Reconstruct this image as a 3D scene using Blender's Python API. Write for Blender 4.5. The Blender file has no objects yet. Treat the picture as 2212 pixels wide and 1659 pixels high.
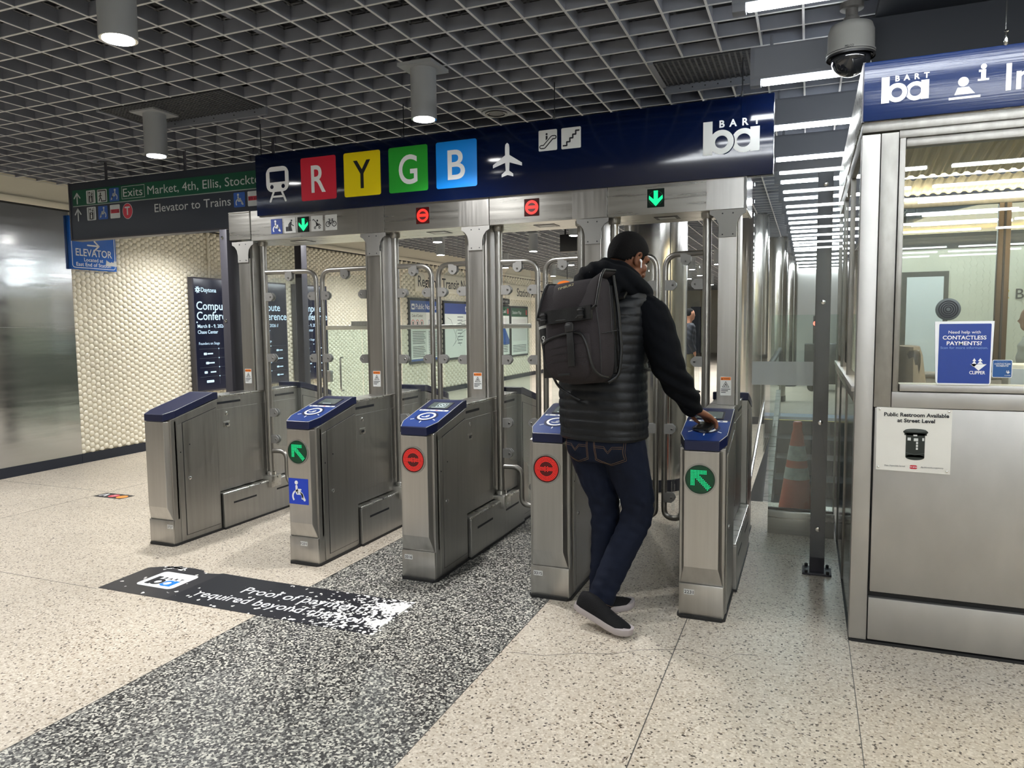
import bpy, bmesh, math, random
from mathutils import Vector, Matrix
random.seed(7)
scene = bpy.context.scene
COL = scene.collection
PI = math.pi

# ------------------------------------------------------------------ camera
W, H, FPX = 2212.0, 1659.0, 1575.108
cam_data = bpy.data.cameras.new('camera'); cam = bpy.data.objects.new('camera', cam_data); COL.objects.link(cam)
cam_data.sensor_fit = 'HORIZONTAL'; cam_data.sensor_width = 36.0; cam_data.lens = FPX / W * 36.0
cam_data.clip_start = 0.05; cam_data.clip_end = 200
RM = Matrix.Rotation(.38551, 3, 'Z') @ Matrix.Rotation(-.0818, 3, 'X') @ Matrix.Rotation(.01096, 3, 'Y')
rx, fy, uz = RM.col[0], RM.col[1], RM.col[2]
cm = Matrix((rx, uz, -fy)).transposed().to_4x4()
cm.translation = Vector((2.158, -3.409, 1.40))
cam.matrix_world = cm
scene.camera = cam

# ------------------------------------------------------------------ world and exposure
world = bpy.data.worlds.new('world'); scene.world = world; world.use_nodes = True
bg = world.node_tree.nodes['Background']; bg.inputs[0].default_value = (.72, .84, 1.0, 1); bg.inputs[1].default_value = .25
vs = scene.view_settings
vs.view_transform = 'Standard'; vs.look = 'None'; vs.gamma = 1.0; vs.use_curve_mapping = False
vs.exposure = 0.50
scene.cycles.use_denoising = True
scene.cycles.max_bounces = 8; scene.cycles.diffuse_bounces = 4; scene.cycles.glossy_bounces = 5; scene.cycles.transparent_max_bounces = 20
scene.cycles.sample_clamp_indirect = 4.0; scene.cycles.caustics_reflective = False; scene.cycles.caustics_refractive = False
TUBE, DOWN, SPOTW = 30.0, 30.0, 120.0        # strengths of the fluorescent tubes and of the downlight lenses

# ------------------------------------------------------------------ materials
def srgb(r, g, b):
    f = lambda c: c/12.92 if c <= .04045 else ((c+.055)/1.055)**2.4
    return (f(r/255), f(g/255), f(b/255), 1)
MATS = {}
def pbr(name, col, rough=.5, metal=0.0, emit=None, estr=0, spec=.5, coat=0, var=0, vscale=6, bump=0, bscale=40, stretch=None, rvar=0):
    """principled material; var = mottled colour, bump = fine relief, stretch = brushed direction (scale per axis)"""
    if name in MATS: return MATS[name]
    m = bpy.data.materials.new(name); m.use_nodes = True; nt = m.node_tree; N = nt.nodes; Lk = nt.links
    b = N['Principled BSDF']
    if len(col) == 3: col = (*col, 1)
    b.inputs['Base Color'].default_value = col; b.inputs['Roughness'].default_value = rough; b.inputs['Metallic'].default_value = metal
    b.inputs['Specular IOR Level'].default_value = spec; b.inputs['Coat Weight'].default_value = coat
    if emit: b.inputs['Emission Color'].default_value = (*emit[:3], 1); b.inputs['Emission Strength'].default_value = estr
    if var or bump or rvar:
        tc = N.new('ShaderNodeTexCoord'); mp = N.new('ShaderNodeMapping'); Lk.new(tc.outputs['Object'], mp.inputs[0])
        if stretch: mp.inputs['Scale'].default_value = stretch
    if var or rvar:
        n = N.new('ShaderNodeTexNoise'); n.inputs['Scale'].default_value = vscale; n.inputs['Detail'].default_value = 5; Lk.new(mp.outputs[0], n.inputs[0])
        if var:
            r = N.new('ShaderNodeMapRange'); r.inputs[1].default_value = .3; r.inputs[2].default_value = .7; r.inputs[3].default_value = 1-var; r.inputs[4].default_value = 1+var*.6
            Lk.new(n.outputs[0], r.inputs[0])
            mx = N.new('ShaderNodeMix'); mx.data_type = 'RGBA'; mx.blend_type = 'MULTIPLY'; mx.inputs[0].default_value = 1; mx.inputs[6].default_value = col
            Lk.new(r.outputs[0], mx.inputs[7]); Lk.new(mx.outputs[2], b.inputs['Base Color'])
        if rvar:
            r = N.new('ShaderNodeMapRange'); r.inputs[1].default_value = .3; r.inputs[2].default_value = .7; r.inputs[3].default_value = max(0, rough-rvar); r.inputs[4].default_value = rough+rvar
            Lk.new(n.outputs[0], r.inputs[0]); Lk.new(r.outputs[0], b.inputs['Roughness'])
    if bump:
        n = N.new('ShaderNodeTexNoise'); n.inputs['Scale'].default_value = bscale; n.inputs['Detail'].default_value = 4; Lk.new(mp.outputs[0], n.inputs[0])
        bp = N.new('ShaderNodeBump'); bp.inputs['Strength'].default_value = bump; bp.inputs['Distance'].default_value = .01
        Lk.new(n.outputs[0], bp.inputs['Height']); Lk.new(bp.outputs[0], b.inputs['Normal'])
    MATS[name] = m; return m
def emis(name, col, s):
    return pbr(name, (0, 0, 0), .5, emit=col, estr=s)
def glass(name, tint=(.93, .97, .95), refl=1.0, rough=0.0, haze=0.0):
    """thin architectural glazing: straight transmission plus mirror reflection by fresnel, a little surface haze"""
    if name in MATS: return MATS[name]
    m = bpy.data.materials.new(name); m.use_nodes = True; nt = m.node_tree; N = nt.nodes; Lk = nt.links; N.clear()
    o = N.new('ShaderNodeOutputMaterial'); tr = N.new('ShaderNodeBsdfTransparent'); tr.inputs[0].default_value = (*tint, 1)
    gl = N.new('ShaderNodeBsdfGlossy'); gl.inputs['Roughness'].default_value = rough; gl.inputs[0].default_value = (1, 1, 1, 1)
    fr = N.new('ShaderNodeFresnel'); ge = N.new('ShaderNodeNewGeometry'); io = N.new('ShaderNodeMapRange'); io.inputs[3].default_value = 1.5; io.inputs[4].default_value = 1/1.5; Lk.new(ge.outputs['Backfacing'], io.inputs[0]); Lk.new(io.outputs[0], fr.inputs[0])
    mu = N.new('ShaderNodeMath'); mu.operation = 'MULTIPLY'; mu.inputs[1].default_value = refl; Lk.new(fr.outputs[0], mu.inputs[0])
    mx = N.new('ShaderNodeMixShader'); Lk.new(mu.outputs[0], mx.inputs[0]); Lk.new(tr.outputs[0], mx.inputs[1]); Lk.new(gl.outputs[0], mx.inputs[2])
    last = mx
    if haze:
        df = N.new('ShaderNodeBsdfDiffuse'); df.inputs[0].default_value = (.8, .85, .85, 1)
        m2 = N.new('ShaderNodeMixShader'); m2.inputs[0].default_value = haze; Lk.new(mx.outputs[0], m2.inputs[1]); Lk.new(df.outputs[0], m2.inputs[2]); last = m2
    Lk.new(last.outputs[0], o.inputs[0]); MATS[name] = m; return m
def terrazzo(name, stops, scale, rough, stain=.1):
    m = bpy.data.materials.new(name); m.use_nodes = True; nt = m.node_tree; N = nt.nodes; Lk = nt.links; b = N['Principled BSDF']
    tc = N.new('ShaderNodeTexCoord')
    v = N.new('ShaderNodeTexVoronoi'); v.inputs['Scale'].default_value = scale; Lk.new(tc.outputs['Object'], v.inputs['Vector'])
    sp = N.new('ShaderNodeSeparateColor'); Lk.new(v.outputs['Color'], sp.inputs[0])
    cr = N.new('ShaderNodeValToRGB'); cr.color_ramp.interpolation = 'CONSTANT'; e = cr.color_ramp.elements
    e[0].position = 0; e[0].color = stops[0][1]; e[1].position = stops[1][0]; e[1].color = stops[1][1]
    for p, c in stops[2:]:
        k = e.new(p); k.color = c
    Lk.new(sp.outputs[0], cr.inputs[0])
    n = N.new('ShaderNodeTexNoise'); n.inputs['Scale'].default_value = .9; n.inputs['Detail'].default_value = 6; Lk.new(tc.outputs['Object'], n.inputs['Vector'])
    r = N.new('ShaderNodeMapRange'); r.inputs[1].default_value = .35; r.inputs[2].default_value = .65; r.inputs[3].default_value = 1-stain; r.inputs[4].default_value = 1
    Lk.new(n.outputs[0], r.inputs[0])
    mx = N.new('ShaderNodeMix'); mx.data_type = 'RGBA'; mx.blend_type = 'MULTIPLY'; mx.inputs[0].default_value = 1
    Lk.new(cr.outputs[0], mx.inputs[6]); Lk.new(r.outputs[0], mx.inputs[7]); Lk.new(mx.outputs[2], b.inputs['Base Color'])
    b.inputs['Roughness'].default_value = rough; b.inputs['Specular IOR Level'].default_value = .35
    MATS[name] = m; return m

CREAM = terrazzo('terrazzo_cream', [(0, srgb(206, 196, 180)), (.40, srgb(196, 185, 168)), (.66, srgb(221, 212, 197)), (.84, srgb(178, 164, 145)), (.92, srgb(140, 128, 113)), (.962, srgb(80, 72, 64))], 135, .36, .14)
BAND = terrazzo('terrazzo_grey', [(0, srgb(52, 52, 52)), (.26, srgb(104, 104, 101)), (.46, srgb(150, 150, 143)), (.66, srgb(208, 206, 195)), (.86, srgb(26, 26, 27))], 128, .33, .12)
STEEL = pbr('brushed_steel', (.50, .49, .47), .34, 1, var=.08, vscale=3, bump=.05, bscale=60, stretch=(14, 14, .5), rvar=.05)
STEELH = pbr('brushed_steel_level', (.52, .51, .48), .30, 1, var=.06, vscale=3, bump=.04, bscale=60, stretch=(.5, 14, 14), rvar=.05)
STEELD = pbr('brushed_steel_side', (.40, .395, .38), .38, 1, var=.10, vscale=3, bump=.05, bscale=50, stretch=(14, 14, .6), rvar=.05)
PIPE = pbr('satin_steel_tube', (.33, .32, .30), .36, 1, var=.08, vscale=8)
CHROME = pbr('polished_steel', (.75, .75, .73), .12, 1)
CLIPM = pbr('cast_steel', (.23, .226, .216), .55, .3)
WAVY = pbr('wavy_steel_sheet', (.50, .50, .50), .13, 1, bump=.30, bscale=1.3, stretch=(1, .22, 2.4), rvar=.03)
ALU = pbr('pale_aluminium', (.47, .46, .44), .46, .85, var=.07, vscale=4, stretch=(2, 2, 1))
ALUD = pbr('worn_aluminium', (.31, .30, .28), .42, .9, var=.14, vscale=30, stretch=(1, 1, .4))
BLACK = pbr('black_rubber', (.012, .012, .013), .6)
DARKP = pbr('dark_plastic', (.02, .02, .022), .35)
CAPB = pbr('blue_cap', srgb(13, 23, 60), .36, spec=.5)
CAPL = pbr('blue_cap_overlay', srgb(17, 50, 116), .36)
CAPD = pbr('navy_cap', srgb(17, 24, 58), .42)
NAVY = pbr('navy_sign', srgb(4, 16, 48), .10, spec=.45)
SLATE = pbr('slate_sign', srgb(52, 58, 70), .5)
GREENS = pbr('green_band', srgb(18, 82, 62), .5)
WHITE = pbr('sign_white', srgb(238, 240, 242), .45)
GREYW = pbr('tile_white', srgb(214, 216, 214), .45)
INK = pbr('sign_black', srgb(14, 18, 28), .5)
NAVYB = pbr('navy_base', srgb(24, 30, 44), .4)
POSTG = pbr('charcoal_paint', srgb(70, 69, 76), .42, .2)
RED = pbr('line_red', srgb(208, 40, 62), .4); YEL = pbr('line_yellow', srgb(236, 214, 12), .4)
GRN = pbr('line_green', srgb(40, 160, 50), .4); BLU = pbr('line_blue', srgb(10, 140, 238), .4)
ADA = pbr('access_blue', srgb(20, 62, 190), .4); ADAD = pbr('access_blue_dark', srgb(30, 60, 140), .4)
LEDG = emis('led_green', (.0, 1, .33), .85); LEDG2 = emis('led_green_dim', (.0, .5, .15), .10)
LEDR = emis('led_red', (1, .03, .02), .95); LEDR2 = emis('led_red_dim', (.5, .01, .01), .12)
LAMP = emis('tube_glow', (.94, .98, 1.0), TUBE); LENS = emis('lens_glow', (1, .99, .97), DOWN)
HOUS = pbr('fixture_grey', srgb(118, 122, 132), .5); CYL = pbr('downlight_grey', srgb(158, 162, 166), .5)
BLADE = pbr('ceiling_blade', srgb(132, 136, 148), .6, var=.12, vscale=8); LIP_LIT = pbr('ceiling_lip_lit_tone', srgb(206, 208, 210), .5); MESHD = pbr('ceiling_void', srgb(36, 38, 42), .8)  # pale lip colour carries the light caught by the blades' lower edges
WALLC = pbr('hex_tile_cream', srgb(232, 226, 208), .28, var=.04, vscale=3)
CREAMP = pbr('cream_paint', srgb(226, 220, 202), .5); CREAMT = pbr('cream_trim', srgb(238, 232, 214), .35)
GLS = glass('gate_glass', (.95, .97, .965), 1.0, haze=.01); GLG = glass('guard_glass', (.86, .93, .91), 1.0, haze=.012)
GLW = glass('booth_glass', (.93, .95, .94), 1.15); FILM = glass('frosted_film', (.60, .61, .62), .6, .2, haze=.26)
HAZE = glass('scuffed_glass', (.92, .94, .95), 1.0, haze=.06)

# ------------------------------------------------------------------ mesh builder
_txt = {}
def text_mesh(s, off=0.0, res=3):
    key = (s, off, res)
    if key not in _txt:
        c = bpy.data.curves.new('t', 'FONT'); c.body = s; c.size = 1; c.resolution_u = res; c.offset = off; c.fill_mode = 'FRONT'
        o = bpy.data.objects.new('t', c); me = o.to_mesh()
        vs_ = [(v.co.x, v.co.y) for v in me.vertices]; fs = [tuple(p.vertices) for p in me.polygons]
        o.to_mesh_clear(); bpy.data.objects.remove(o); bpy.data.curves.remove(c)
        _txt[key] = (vs_, fs)
    return _txt[key]
CAPH = max(y for x, y in text_mesh('H')[0])
class Frame:
    """a flat sign surface: o = origin, r = reading direction, u = up; n points at the reader"""
    def __init__(s, o, r, u): s.o, s.r, s.u = Vector(o), Vector(r).normalized(), Vector(u).normalized(); s.n = s.r.cross(s.u)
    def p(s, x, y, d=0.0): return tuple(s.o + s.r*x + s.u*y + s.n*d)
def front(x, y, z): return Frame((x, y, z), (1, 0, 0), (0, 0, 1))
def westwall(x, y, z): return Frame((x, y, z), (0, 1, 0), (0, 0, 1))
def fillet(pts, rad, n=5, closed=False):
    pts = [Vector(p) for p in pts]; out = []; N = len(pts)
    for i, p in enumerate(pts):
        if not closed and i in (0, N-1): out.append(p); continue
        a, b = pts[i-1], pts[(i+1) % N]; d1, d2 = (a-p), (b-p)
        r = min(rad, d1.length*.49, d2.length*.49); s, e = p+d1.normalized()*r, p+d2.normalized()*r
        for k in range(n+1):
            t = k/n; out.append(s*(1-t)**2 + p*2*t*(1-t) + e*t*t)
    return out
class MB:
    def __init__(s): s.v, s.f, s.mi, s.sm, s.mats = [], [], [], [], []
    def mat(s, m):
        if m not in s.mats: s.mats.append(m)
        return s.mats.index(m)
    def add(s, vs_, fs, m, smooth=False):
        o = len(s.v); k = s.mat(m); s.v.extend(tuple(v) for v in vs_)
        for f in fs: s.f.append(tuple(i+o for i in f)); s.mi.append(k); s.sm.append(smooth)
        return s
    def box(s, x0, x1, y0, y1, z0, z1, m, bev=0.0):
        if bev <= 0:
            v = [(x, y, z) for x in (x0, x1) for y in (y0, y1) for z in (z0, z1)]
            return s.add(v, [(0, 1, 3, 2), (4, 6, 7, 5), (0, 4, 5, 1), (2, 3, 7, 6), (0, 2, 6, 4), (1, 5, 7, 3)], m)
        b = min(bev, (x1-x0)*.45, (y1-y0)*.45, (z1-z0)*.45); bm = bmesh.new()
        bmesh.ops.create_cube(bm, size=1, matrix=Matrix.Translation(((x0+x1)/2, (y0+y1)/2, (z0+z1)/2)) @ Matrix.Diagonal((x1-x0, y1-y0, z1-z0, 1)))
        bmesh.ops.bevel(bm, geom=list(bm.edges), offset=b, segments=2, affect='EDGES', profile=.5)
        bm.verts.index_update(); s.add([v.co for v in bm.verts], [[v.index for v in f.verts] for f in bm.faces], m, True); bm.free(); return s
    def prism(s, poly, axis, a0, a1, m, smooth=False):
        """poly: 2-D outline in the two other axes (order x,y,z), extruded along axis from a0 to a1"""
        mk = {'x': lambda p, a: (a, p[0], p[1]), 'y': lambda p, a: (p[0], a, p[1]), 'z': lambda p, a: (p[0], p[1], a)}[axis]
        n = len(poly); v = [mk(p, a0) for p in poly] + [mk(p, a1) for p in poly]
        f = [tuple(range(n)), tuple(range(2*n-1, n-1, -1))] + [(i, i+n, (i+1) % n+n, (i+1) % n) for i in range(n)]
        return s.add(v, f, m, smooth)
    def hexa(s, b, t, m):
        """solid between two quads b and t (four corners each, same order)"""
        return s.add(list(b)+list(t), [(0, 3, 2, 1), (4, 5, 6, 7), (0, 1, 5, 4), (1, 2, 6, 5), (2, 3, 7, 6), (3, 0, 4, 7)], m)
    def loft(s, rings, m, caps=True, smooth=True, closed=False):
        n = len(rings[0]); v = [p for r in rings for p in r]; f = []
        R = len(rings)
        for i in range(R if closed else R-1):
            a, b = i*n, ((i+1) % R)*n
            for j in range(n): f.append((a+j, a+(j+1) % n, b+(j+1) % n, b+j))
        if caps and not closed: f.append(tuple(range(n-1, -1, -1))); f.append(tuple((R-1)*n+j for j in range(n)))
        return s.add(v, f, m, smooth)
    def tube(s, pts, r, m, n=10, closed=False):
        pts = [Vector(p) for p in pts]; N = len(pts); rings = []; up = None
        for i, p in enumerate(pts):
            a = pts[i-1] if (i or closed) else p; b = pts[(i+1) % N] if (i < N-1 or closed) else p
            t = (b-a).normalized()
            if up is None: up = Vector((0, 0, 1)) if abs(t.z) < .9 else Vector((1, 0, 0))
            sd = t.cross(up).normalized(); up = sd.cross(t).normalized(); rr = r[i] if isinstance(r, (list, tuple)) else r
            rings.append([p + sd*math.cos(2*PI*k/n)*rr + up*math.sin(2*PI*k/n)*rr for k in range(n)])
        return s.loft(rings, m, True, True, closed)
    def lathe(s, prof, m, c=(0, 0, 0), axis='z', n=32, caps=True):
        rings = []
        for r, h in prof:
            ring = []
            for k in range(n):
                a = 2*PI*k/n; x, y = r*math.cos(a), r*math.sin(a)
                ring.append({'z': (c[0]+x, c[1]+y, c[2]+h), 'y': (c[0]+x, c[1]-h, c[2]+y), 'x': (c[0]+h, c[1]+x, c[2]+y)}[axis])
            rings.append(ring)
        return s.loft(rings, m, caps)
    def ball(s, c, r, m, n=16, k=10, M=None):
        r = r if isinstance(r, (tuple, list)) else (r, r, r); v = []; f = []
        for i in range(1, k):
            for j in range(n):
                t, p = PI*i/k, 2*PI*j/n; v.append(Vector((r[0]*math.sin(t)*math.cos(p), r[1]*math.sin(t)*math.sin(p), r[2]*math.cos(t))))
        v += [Vector((0, 0, r[2])), Vector((0, 0, -r[2]))]; T_, B_ = len(v)-2, len(v)-1
        for i in range(k-2):
            for j in range(n): f.append((i*n+j, (i+1)*n+j, (i+1)*n+(j+1) % n, i*n+(j+1) % n))
        for j in range(n): f.append((T_, j, (j+1) % n)); f.append((B_, (k-2)*n+(j+1) % n, (k-2)*n+j))
        if M: v = [M @ p for p in v]
        return s.add([p+Vector(c) for p in v], f, m, True)
    # ---- flat graphics on a Frame
    def fpoly(s, F, poly, m, d0=0.0, d1=.0012):
        n = len(poly); v = [F.p(x, y, d0) for x, y in poly] + [F.p(x, y, d1) for x, y in poly]
        return s.add(v, [tuple(range(n)), tuple(range(2*n-1, n-1, -1))] + [(i, i+n, (i+1) % n+n, (i+1) % n) for i in range(n)], m)
    def frect(s, F, x0, x1, y0, y1, m, d0=0.0, d1=.0012, r=0.0):
        if r <= 0: return s.fpoly(F, [(x0, y0), (x1, y0), (x1, y1), (x0, y1)], m, d0, d1)
        P = []
        for cx, cy, a in ((x1-r, y0+r, -90), (x1-r, y1-r, 0), (x0+r, y1-r, 90), (x0+r, y0+r, 180)):
            for k in range(6): t = math.radians(a+18*k); P.append((cx+r*math.cos(t), cy+r*math.sin(t)))
        return s.fpoly(F, P, m, d0, d1)
    def fdisc(s, F, cx, cy, r, m, d0=0.0, d1=.0012, n=24, ry=None):
        return s.fpoly(F, [(cx+r*math.cos(2*PI*k/n), cy+(ry or r)*math.sin(2*PI*k/n)) for k in range(n)], m, d0, d1)
    def fring(s, F, cx, cy, r0, r1, m, d0=0.0, d1=.0012, n=32, a0=0, a1=360):
        full = abs(a1-a0) >= 360; k = n if full else n+1; v = []; f = []
        for i in range(k):
            t = math.radians(a0+(a1-a0)*i/n); c_, s_ = math.cos(t), math.sin(t)
            for r in (r0, r1):
                for d in (d0, d1): v.append(F.p(cx+r*c_, cy+r*s_, d))
        for i in range(n):
            a, b = 4*i, 4*((i+1) % k); f += [(a+1, a+3, b+3, b+1), (a, b, b+2, a+2), (a+2, b+2, b+3, a+3), (a, a+1, b+1, b)]
        return s.add(v, f, m)
    def fline(s, F, pts, w, m, d0=0.0, d1=.0012, closed=False, cap=True):
        P = [Vector((p[0], p[1])) for p in pts]
        if closed: P = P + [P[0]]
        for a, b in zip(P, P[1:]):
            t = b-a
            if t.length < 1e-9: continue
            nn = Vector((-t.y, t.x)).normalized()*w/2; s.fpoly(F, [a-nn, b-nn, b+nn, a+nn], m, d0, d1)
        if cap:
            for p in P: s.fdisc(F, p.x, p.y, w/2, m, d0, d1*.999, 8)
        return s
    def ftext(s, F, txt, x, y, h, m, align='l', fit=None, bold=0.0, d0=0.0, d1=.0014, res=3):
        vs_, fs = text_mesh(txt, bold, res); k = h/CAPH; X = [v[0] for v in vs_]; w = (max(X)-min(X))*k; kx = k
        if fit: kx = k*fit/w; w = fit
        x0 = x-min(X)*kx-(w/2 if align == 'c' else w if align == 'r' else 0)
        return s.add([F.p(x0+a*kx, y+b*k, d1) for a, b in vs_], fs, m)
    def build(s, name, parent=None, loc=None, rot=None, kind=None, angle=35, bev=0, label=None):
        me = bpy.data.meshes.new(name); me.from_pydata(s.v, [], s.f); ob = bpy.data.objects.new(name, me)
        for m in s.mats: me.materials.append(m)
        me.polygons.foreach_set('material_index', s.mi); me.polygons.foreach_set('use_smooth', s.sm)
        bm = bmesh.new(); bm.from_mesh(me); bmesh.ops.recalc_face_normals(bm, faces=bm.faces) if len(s.f) < 60000 and not getattr(s, 'keepn', False) else None; bm.to_mesh(me); bm.free()
        me.update()
        if any(s.sm): me.set_sharp_from_angle(angle=math.radians(angle))
        COL.objects.link(ob)
        if bev:
            b = ob.modifiers.new('bevel', 'BEVEL'); b.width = bev; b.segments = 2; b.limit_method = 'ANGLE'; b.angle_limit = math.radians(40); b.harden_normals = False
        if parent: ob.parent = parent
        if loc: ob.location = loc
        if rot: ob.rotation_euler = rot
        if kind: ob['kind'] = kind
        if label: ob['label'] = label
        return ob
def tag(o, label, cat, group=None, kind=None):
    o['label'] = label; o['category'] = cat
    if group: o['group'] = group
    if kind: o['kind'] = kind
    return o
def thing(name, label, cat, loc=(0, 0, 0), group=None, rotz=0):
    o = bpy.data.objects.new(name, None); o.empty_display_size = .1; COL.objects.link(o)
    o.location = loc; o.rotation_euler = (0, 0, rotz); return tag(o, label, cat, group)
def dup(root, loc, label=None, rotz=None):
    r = root.copy(); COL.objects.link(r); r.location = loc
    if rotz is not None: r.rotation_euler = (0, 0, rotz)
    if label: r['label'] = label
    for ch in list(root.children):
        c = ch.copy(); COL.objects.link(c); c.parent = r
        for g in list(ch.children):
            d = g.copy(); COL.objects.link(d); d.parent = c
    return r
def structure(mb, name, **k): return mb.build(name, kind='structure', **k)
# ================================================================== setting: floor
fl = MB()
XB = [-7, -.304, .966, 1.75, 2.75, 14]; YB = [-9, 2.0, 2.5, 8.4, 32]
for i in range(5):
    for j in range(4):
        if i == 3 and j == 2: continue
        x0, x1, y0, y1 = XB[i], XB[i+1], YB[j], YB[j+1]
        fl.add([(x0, y0, 0), (x1, y0, 0), (x1, y1, 0), (x0, y1, 0)], [(0, 1, 2, 3)], BAND if (i == 1 and j == 0) else CREAM)
STRIP = pbr('divider_strip', (.10, .095, .085), .5)
for x0, x1, y0, y1 in ((1.653, 1.657, -9, .03), (2.349, 2.352, -9, .02), (-.306, -.303, -9, 2), (.964, .967, -9, 2), (-7, -1.38, -.702, -.699), (-4.85, -3.385, 1.003, 1.006), (-3.387, -3.384, -9, 2.2), (2.35, 9, -1.9, -1.897)):
    fl.box(x0, x1, y0, y1, -.004, .0008, STRIP)
# hairline crack across the right-hand slab
cr = [(1.0, -.62), (1.15, -.60), (1.27, -.53), (1.42, -.48), (1.52, -.40), (1.70, -.33), (1.86, -.37), (1.9, -.3), (1.99, -.28)]
for a, b in zip(cr, cr[1:]): fl.hexa([(a[0], a[1]-.0012, -.003), (b[0], b[1]-.0012, -.003), (b[0], b[1]+.0012, -.003), (a[0], a[1]+.0012, -.003)], [(a[0], a[1]-.0012, .0006), (b[0], b[1]-.0012, .0006), (b[0], b[1]+.0012, .0006), (a[0], a[1]+.0012, .0006)], STRIP)
structure(fl, 'floor')

# ================================================================== setting: ceiling
ce = MB(); ZC = 2.8387
GX = [.8805+.2044*i for i in range(-28, 42)]; GY = [.1374+.2051*j for j in range(-42, 150)]
for x in GX: ce.box(x-.004, x+.004, -8.6, 31, ZC+.003, ZC+.066, BLADE); ce.box(x-.0055, x+.0055, -8.6, 31, ZC, ZC+.003, LIP_LIT)
for y in GY: ce.box(-4.9, 9.2, y-.004, y+.004, ZC+.003, ZC+.066, BLADE); ce.box(-4.9, 9.2, y-.0055, y+.0055, ZC+.0003, ZC+.003, LIP_LIT)
structure(ce, 'ceiling')
vo = MB(); vo.box(-4.9, 9.3, -8.7, 31, ZC+.11, ZC+.16, MESHD)
MW = pbr('plenum_mesh', srgb(96, 98, 102), .6)
for i in range(90): x = 1.5-.07*i; vo.box(x, x+.012, -2.4, 3.2, ZC+.100, ZC+.109, MW)
for i in range(80): y = -2.4+.07*i; vo.box(-4.8, 1.5, y, y+.012, ZC+.100, ZC+.108, MW)
for x0 in (-3.9, -2.3, -.5, .6): vo.box(x0, x0+.05, -3, 6, ZC+.068, ZC+.088, BLADE)
for y0 in (-1.45, -.2, 1.0): vo.box(-4.8, 1.7, y0, y0+.05, ZC+.068, ZC+.088, BLADE)
structure(vo, 'ceiling_void')
so = MB(); so.box(2.42, 9.2, -8.6, 3.4, 2.795, 2.835, pbr('soffit_slate', srgb(27, 31, 39), .6)); so.box(2.405, 9.2, .475, .50, 2.47, 2.796, MATS['soffit_slate']); structure(so, 'trim_1')

GRL = pbr('vent_mesh_dark', srgb(58, 61, 66), .6)
def vent(x0, x1, y0, y1, label):
    t = thing('ceiling_vent', label, 'vent', (0, 0, 0), 'vent panels in the ceiling grid')
    m = MB(); m.box(x0, x1, y0, y1, ZC-.004, ZC+.004, MESHD)
    n = int((x1-x0)/.03)
    for i in range(n): x = x0+.03*(i+.5); m.box(x-.005, x+.005, y0, y1, ZC-.009, ZC-.004, GRL)
    n = int((y1-y0)/.022)
    for i in range(n): y = y0+.022*(i+.5); m.box(x0, x1, y-.004, y+.004, ZC-.008, ZC-.0035, GRL)
    m.build('mesh_panel', t)
    f = MB(); f.box(x0-.01, x1+.01, y1, y1+.02, ZC-.05, ZC+.01, HOUS); f.box(x0-.03, x0, y0, y1, ZC-.012, ZC+.004, HOUS)
    for i in range(6): x = x0+.08+(x1-x0-.16)*i/5; f.lathe([(.004, 0), (.004, .003)], INK, (x, y1-.0005, ZC-.028), 'y', 8)
    f.build('frame', t)
vent(-2.2, -1.17, .15, .535, 'dark mesh vent panel in the ceiling left of the blue gate sign')
vent(1.33, 1.86, .76, 1.19, 'dark mesh vent panel above the right end of the blue gate sign')
def speaker(x, y, label):
    t = thing('ceiling_speaker', label, 'ceiling speaker', (x, y, 0), 'round ceiling speakers')
    m = MB(); m.lathe([(.10, ZC-.006), (.10, ZC+.01)], HOUS, n=32); m.box(-.11, .11, -.11, .11, ZC+.001, ZC+.012, HOUS); m.build('plate', t)
    g = MB(); g.lathe([(.062, ZC-.012), (.075, ZC-.012), (.075, ZC-.004), (.062, ZC-.004)], DARKP, n=32, caps=False); g.lathe([(.05, ZC-.009), (.05, ZC-.005)], GRL); g.build('grille', t)
speaker(-3.51, 1.265, 'round speaker in the ceiling above the green exit sign')
speaker(.157, 1.29, 'round speaker in the ceiling above the middle of the blue sign')

# ================================================================== downlights
def downlight():
    t = thing('cylinder_downlight', 'x', 'downlight')
    m = MB(); m.lathe([(.072, 0), (.072, .31)], CYL, n=40); m.box(-.105, .105, -.105, .105, .27, .289, CYL); m.build('housing', t)
    m = MB(); m.lathe([(.060, -.001), (.070, -.001), (.070, .0005), (.060, .0005)], CHROME, n=40, caps=False); m.build('trim_ring', t)
    m = MB(); m.lathe([(.0595, -.0006), (.0595, -.004)], LENS, n=40); m.build('lens', t)
    L_ = bpy.data.lights.new('spot', 'SPOT'); L_.energy = SPOTW; L_.spot_size = math.radians(150); L_.spot_blend = .9; L_.shadow_soft_size = .055; L_.color = (1, .99, .975)
    lo = bpy.data.objects.new('lamp', L_); COL.objects.link(lo); lo.parent = t; lo.location = (0, 0, -.012)
    return t
D0 = downlight(); ZD = 2.55
far = 'small cylinder downlight among the distant ones seen through the gates'
DL = [(-.418, -1.2, 'nearest cylinder downlight, cut by the top edge at upper left'),
      (-1.915, .333, 'cylinder downlight hanging above the green exit sign beside the mesh vent'),
      (.138, .301, 'cylinder downlight hanging just above the blue B square of the gate sign'),
      (-2.647, 5.73, 'upper of two distant downlights seen under the beam right of second post'),
      (-3.486, 7.43, 'lower of two distant downlights seen under the beam right of second post'),
      (-1.914, 7.59, 'distant downlight seen between the third and fourth gate posts'),
      (-.714, 5.89, 'distant downlight beside the black hanging display left of the person')]
for y in (10.5, 13.5, 16.5): 
    for x in (-3.6, -2.2, -.8): DL.append((x, y, far))
for y in (11, 13, 15.2, 17.5, 20): DL.append((-.1-.06*(y-11), y, far)); DL.append((.45-.05*(y-11), y+.8, far))
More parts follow.
